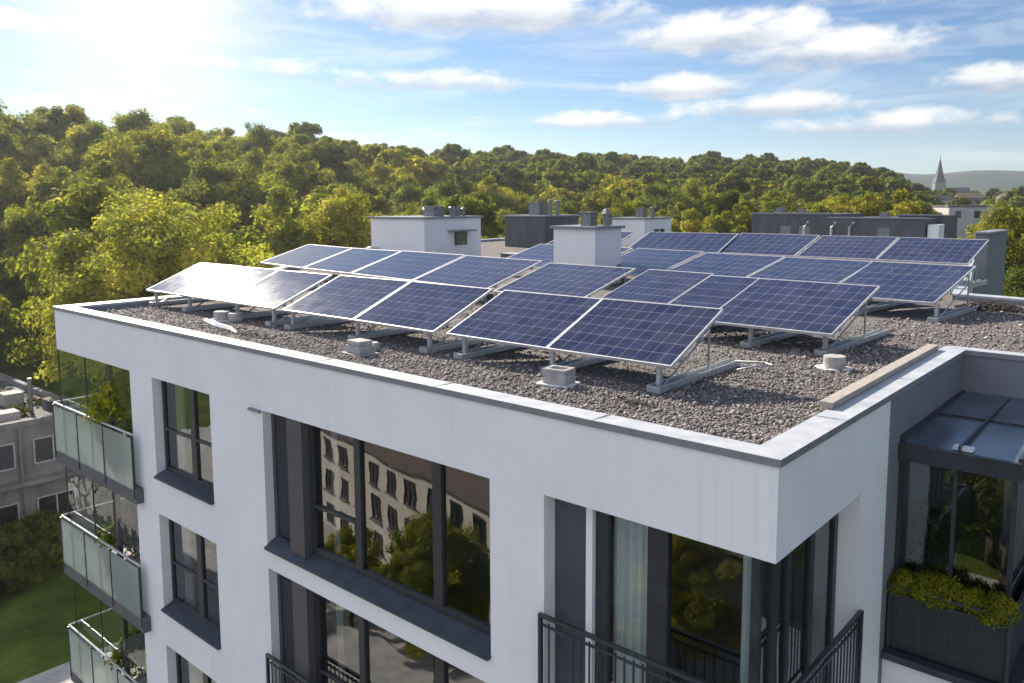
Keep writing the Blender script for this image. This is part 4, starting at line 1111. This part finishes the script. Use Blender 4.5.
# ------------------------------------------------------------------ the far houses and church
def house(px, py, D, w, d, h, mat, roof, rh, label, rot=0.0, name='house'):
    P = at(px, py, D); o = empty(name, (P[0], P[1], P[2]), label, 'house')
    b = MB().box(-w/2, w/2, -d/2, d/2, -18, h).build('wall', mat, None); b.parent = o
    m = MB()
    if rh > 0:
        m.quad((-w/2-.3, -d/2-.3, h), (w/2+.3, -d/2-.3, h), (w/2+.3, 0, h+rh), (-w/2-.3, 0, h+rh)); m.quad((w/2+.3, d/2+.3, h), (-w/2-.3, d/2+.3, h), (-w/2-.3, 0, h+rh), (w/2+.3, 0, h+rh))
        m.quad((-w/2, -d/2, h-.01), (-w/2, 0, h+rh-.05), (-w/2, d/2, h-.01)); m.quad((w/2, -d/2, h-.01), (w/2, d/2, h-.01), (w/2, 0, h+rh-.05))
    else: m.box(-w/2-.2, w/2+.2, -d/2-.2, d/2+.2, h+.003, h+.3)
    m = m.build('roof', roof, None); m.parent = o
    k = max(2, int(w/3))
    for i in range(k):
        x = -w/2+w*(i+.5)/k
        q = MB().box(x-.55, x+.55, -d/2-.06, -d/2-.003, h-2.2, h-.8).build('window', 'night_glass', None); q.parent = o
    o.rotation_euler = (0, 0, R(rot))
    return o
house(968, 216, 165, 11, 7, 1.9, 'cream_wall', 'bitumen', 0, 'long white flat-roofed house among the trees below the church', 38)
house(1003, 219, 160, 7, 6, 1.2, 'cream_wall', 'slate', 0, 'pale low house right of the long white house', 35)
house(968, 200, 290, 8, 7, .7, 'old_wall', 'tile', 1.8, 'house with reddish roof just below the church spire', 30)
house(943, 202, 290, 5, 5, .7, 'cream_wall', 'slate', 1.6, 'small white house left of the reddish roof', 40)
house(1012, 199, 320, 8, 8, 1.4, 'old_wall', 'tile', 1.6, 'brown roofed house at the right of the village', 45)
for px, py, D, w, c, lab in ((918, 196, 150, 44, MID, 'tree left of the small white village house'), (1010, 208, 190, 26, LIME, 'sunlit tree above the pale low house'),
                            (985, 208, 200, 24, DEEP, 'dark tree behind the long white house'), (945, 212, 140, 26, LIME, 'yellowish tree hiding the left end of the long white house'),
                            (1022, 190, 260, 40, DEEP, 'dark tree at the right edge of the village'), (986, 194, 330, 18, DEEP, 'small dark tree between the two tiled roofs'),
                            (925, 192, 300, 30, LIME, 'round tree beneath the church tower'), (955, 190, 420, 22, DEEP, 'small tree right of the spire'), (1000, 190, 420, 24, MID, 'small far tree right of the village roofs')):
    hero('far_round' if D > 145 else 'round', px, py, D, w, c, lab, base=GZ+(6 if D > 250 else 0))
P = at(939, 184, 520); ch = empty('church', (P[0], P[1], P[2]), 'distant church with a thin pointed spire on the horizon', 'church')
q = MB().box(-3.2, 3.2, -3.2, 3.2, -22, 1.2).build('tower', 'duct', None); q.parent = ch
q = MB().lathe([(4.3, 1.2), (2.9, 4.0), (1.6, 9.6), (.14, 16.4)], (0, 0, 0), 8).build('spire', 'slate', None); q.parent = ch
q = MB().tube([(0, 0, 16.2), (0, 0, 18.6)], .15, 5).build('finial', 'slate', None); q.parent = ch
m = MB(); m.box(3.25, 18, -4, 4, -22, -6); m.quad((3.25, -4.5, -6), (18, -4.5, -6), (18, 0, -2.4), (3.25, 0, -2.4)); m.quad((18, 4.5, -6), (3.25, 4.5, -6), (3.25, 0, -2.4), (18, 0, -2.4)); q = m.build('nave', 'slate', None); q.parent = ch
ch.rotation_euler = (0, 0, R(30))

# ------------------------------------------------------------------ sky, sun
SUN_AZ, SUN_EL = R(-75.2), R(30.0)
world = bpy.data.worlds.new("World"); scene.world = world; world.use_nodes = True
nt = world.node_tree
for q in list(nt.nodes): nt.nodes.remove(q)
wo = N(nt, 'ShaderNodeOutputWorld'); bg = N(nt, 'ShaderNodeBackground')
sky = N(nt, 'ShaderNodeTexSky'); sky.sky_type = 'NISHITA'; sky.sun_disc = False
sky.sun_elevation = SUN_EL; sky.sun_rotation = SUN_AZ
sky.air_density = 1.0; sky.dust_density = 0.12; sky.ozone_density = 2.6; sky.altitude = 100
SKY = .05
bg.inputs[1].default_value = SKY
tc = N(nt, 'ShaderNodeTexCoord'); sp = N(nt, 'ShaderNodeSeparateXYZ'); L(nt, tc.outputs['Generated'], sp.inputs[0])
az = math_(nt, 'ARCTAN2', sp.outputs[0], sp.outputs[1])
hor = math_(nt, 'SQRT', math_(nt, 'ADD', math_(nt, 'POWER', math_(nt, 'ABSOLUTE', sp.outputs[0]), 2), math_(nt, 'POWER', math_(nt, 'ABSOLUTE', sp.outputs[1]), 2)))
el = math_(nt, 'ARCTAN2', sp.outputs[2], hor)
cb = N(nt, 'ShaderNodeCombineXYZ'); L(nt, math_(nt, 'MULTIPLY', az, 12), cb.inputs[0]); L(nt, math_(nt, 'MULTIPLY', el, 25), cb.inputs[1])
fbm = noise(nt, 1.4, 9, .58, cb.outputs[0], .3)
cb2 = N(nt, 'ShaderNodeCombineXYZ'); L(nt, math_(nt, 'MULTIPLY', az, 3), cb2.inputs[0]); L(nt, math_(nt, 'MULTIPLY', el, 22), cb2.inputs[1]); cb2.inputs[2].default_value = 3.3
wisp = noise(nt, 1.5, 8, .6, cb2.outputs[0], .6)
CLOUDS = [(-0.7545, 0.222, 0.2206, 0.0394, 1.15), (-0.4532, 0.1894, 0.1449, 0.0325, 1.1), (-0.3437, 0.1632, 0.1334, 0.0298, 1.1), (-0.5091, 0.1314, 0.0911, 0.0205, 1.1), (-0.4119, 0.1074, 0.1169, 0.0191, 1), (-0.186, 0.1224, 0.065, 0.0232, 1.05), (-1.2564, 0.1802, 0.0645, 0.0214, 0.8), (-0.8157, 0.1444, 0.1333, 0.0207, 0.75), (-0.2891, 0.0824, 0.1665, 0.0195, 0.7), (-0.9303, 0.2651, 0.272, 0.0414, 0.8), (-0.5855, 0.096, 0.1517, 0.0153, 0.55), (-1.0241, 0.1527, 0.1372, 0.0154, 0.4), (-0.6584, 0.301, 0.2302, 0.0409, 0.9), (-0.2327, 0.2283, 0.1383, 0.0386, 0.8), (-1.1624, 0.1052, 0.1702, 0.0149, 0.45)]
vmax, gsel = None, None
for (a0, e0, wa, we, st_) in CLOUDS:
    da = math_(nt, 'DIVIDE', math_(nt, 'SUBTRACT', az, a0), wa); de = math_(nt, 'DIVIDE', math_(nt, 'SUBTRACT', el, e0), we)
    # flat bottoms: distances below the middle count more
    de2 = math_(nt, 'MULTIPLY', de, math_(nt, 'ADD', 1.0, math_(nt, 'MULTIPLY', math_(nt, 'LESS_THAN', de, 0.0), .5)))
    v = math_(nt, 'MULTIPLY', math_(nt, 'SUBTRACT', 1.0, math_(nt, 'ADD', math_(nt, 'MULTIPLY', da, da), math_(nt, 'MULTIPLY', de2, de2))), st_)
    v = math_(nt, 'MAXIMUM', v, -1.0)
    wgt = math_(nt, 'POWER', math_(nt, 'ADD', v, 1.0), 4.0)
    if vmax is None: vmax, gs, ws = v, math_(nt, 'MULTIPLY', wgt, math_(nt, 'MAXIMUM', de, -2.0)), wgt
    else:
        gs = math_(nt, 'ADD', gs, math_(nt, 'MULTIPLY', wgt, math_(nt, 'MINIMUM', math_(nt, 'MAXIMUM', de, -2.0), 2.0)))
        ws = math_(nt, 'ADD', ws, wgt)
        vmax = math_(nt, 'SMOOTH_MAX', v, vmax, .25)
gsel = math_(nt, 'DIVIDE', gs, math_(nt, 'ADD', ws, .001))
def mrange(x, a, b, c=0.0, d=1.0):
    q = N(nt, 'ShaderNodeMapRange', interpolation_type='SMOOTHSTEP'); L(nt, x, q.inputs[0])
    for i, val in enumerate((a, b, c, d)): q.inputs[i+1].default_value = val
    return q.outputs[0]
dens = math_(nt, 'ADD', vmax, math_(nt, 'MULTIPLY', math_(nt, 'SUBTRACT', fbm, .5), 3.0))
alpha = mrange(dens, -.05, .95)
wal = math_(nt, 'MULTIPLY', mrange(wisp, .40, .78), .6)
# sun glow painted into the sky colour, lower than the sun lamp
sd = Vector((math.cos(R(13))*math.sin(R(-65)), math.cos(R(13))*math.cos(R(-65)), math.sin(R(13))))
dp = N(nt, 'ShaderNodeVectorMath', operation='DOT_PRODUCT'); L(nt, tc.outputs['Generated'], dp.inputs[0]); dp.inputs[1].default_value = sd
ang = math_(nt, 'ARCCOSINE', math_(nt, 'MINIMUM', dp.outputs['Value'], 1.0))
sun_glow = mrange(ang, R(14), R(0))
sun_glow = math_(nt, 'MULTIPLY', math_(nt, 'POWER', sun_glow, 1.9), 1.0)
low = mrange(el, R(8), R(0), 0, .35)        # whitish band near the horizon
thin = math_(nt, 'MAXIMUM', wal, low)
inner = mrange(gsel, -.35, .60)                # shaded bases, bright tops
inner = math_(nt, 'MAXIMUM', math_(nt, 'ADD', inner, math_(nt, 'MULTIPLY', math_(nt, 'SUBTRACT', fbm, .5), 1.2)), 0.0, clamp=True)
CW = 9.2
cc = ramp(nt, inner, [(0, (.50*CW, .58*CW, .70*CW)), (.6, (.93*CW, .95*CW, .98*CW)), (1, (1.05*CW, 1.04*CW, 1.02*CW))])
def mixc(f, a, b):
    q = N(nt, 'ShaderNodeMix', data_type='RGBA'); L(nt, f, q.inputs[0])
    if isinstance(a, tuple): q.inputs[6].default_value = (*a, 1)
    else: L(nt, a, q.inputs[6])
    if isinstance(b, tuple): q.inputs[7].default_value = (*b, 1)
    else: L(nt, b, q.inputs[7])
    return q.outputs[2]
tm = N(nt, 'ShaderNodeMix', data_type='RGBA', blend_type='MULTIPLY'); tm.inputs[0].default_value = 1; L(nt, sky.outputs[0], tm.inputs[6]); tm.inputs[7].default_value = (.62, .79, .98, 1)
vmn = N(nt, 'ShaderNodeVectorMath', operation='MINIMUM'); L(nt, tm.outputs[2], vmn.inputs[0]); vmn.inputs[1].default_value = (8.2, 8.8, 9.3)
c0 = mixc(thin, vmn.outputs[0], (CW*.84, CW*.91, CW*.98))
c1 = mixc(alpha, c0, cc)
c2 = mixc(sun_glow, c1, (CW*.93, CW*.915, CW*.88))
# unseen bright cloud added behind the camera to fill-light the shaded walls
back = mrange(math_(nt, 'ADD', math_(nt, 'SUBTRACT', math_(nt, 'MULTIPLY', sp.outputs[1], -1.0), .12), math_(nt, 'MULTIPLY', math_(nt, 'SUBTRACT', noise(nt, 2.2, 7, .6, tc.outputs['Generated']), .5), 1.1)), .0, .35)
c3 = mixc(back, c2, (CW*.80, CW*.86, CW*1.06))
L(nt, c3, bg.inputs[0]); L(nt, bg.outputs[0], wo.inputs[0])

sl = bpy.data.lights.new('sun', 'SUN'); sl.energy = 5.0; sl.angle = R(.55); sl.color = (1.0, .90, .76)
so = bpy.data.objects.new('sun', sl); col.objects.link(so)
sv = Vector((math.cos(SUN_EL)*math.sin(SUN_AZ), math.cos(SUN_EL)*math.cos(SUN_AZ), math.sin(SUN_EL)))
so.rotation_euler = sv.to_track_quat('Z', 'Y').to_euler()
so.location = (-60, 20, 40)

hz = MB().box(-1640, 1640, -1640, 1640, GZ-1.5, 75).build('haze', nmat('haze_air')[0], None)
hm = hz.data.materials[0]; nt = hm.node_tree; hv_ = N(nt, 'ShaderNodeVolumePrincipled'); hv_.inputs['Color'].default_value = (.90, .95, 1, 1)
hv_.inputs['Density'].default_value = .00020; hv_.inputs['Anisotropy'].default_value = .55
L(nt, hv_.outputs[0], [q for q in nt.nodes if q.type == 'OUTPUT_MATERIAL'][0].inputs['Volume']); tag(hz, kind='stuff')
scene.cycles.volume_bounces = 0
vs = scene.view_settings
vs.view_transform = 'Standard'; vs.look = 'None'; vs.gamma = 1; vs.use_curve_mapping = False
vs.exposure = 1.15
scene.render.engine = 'CYCLES'
scene.cycles.max_bounces = 7; scene.cycles.transparent_max_bounces = 16
scene.cycles.sample_clamp_indirect = 6
scene.cycles.use_denoising = True
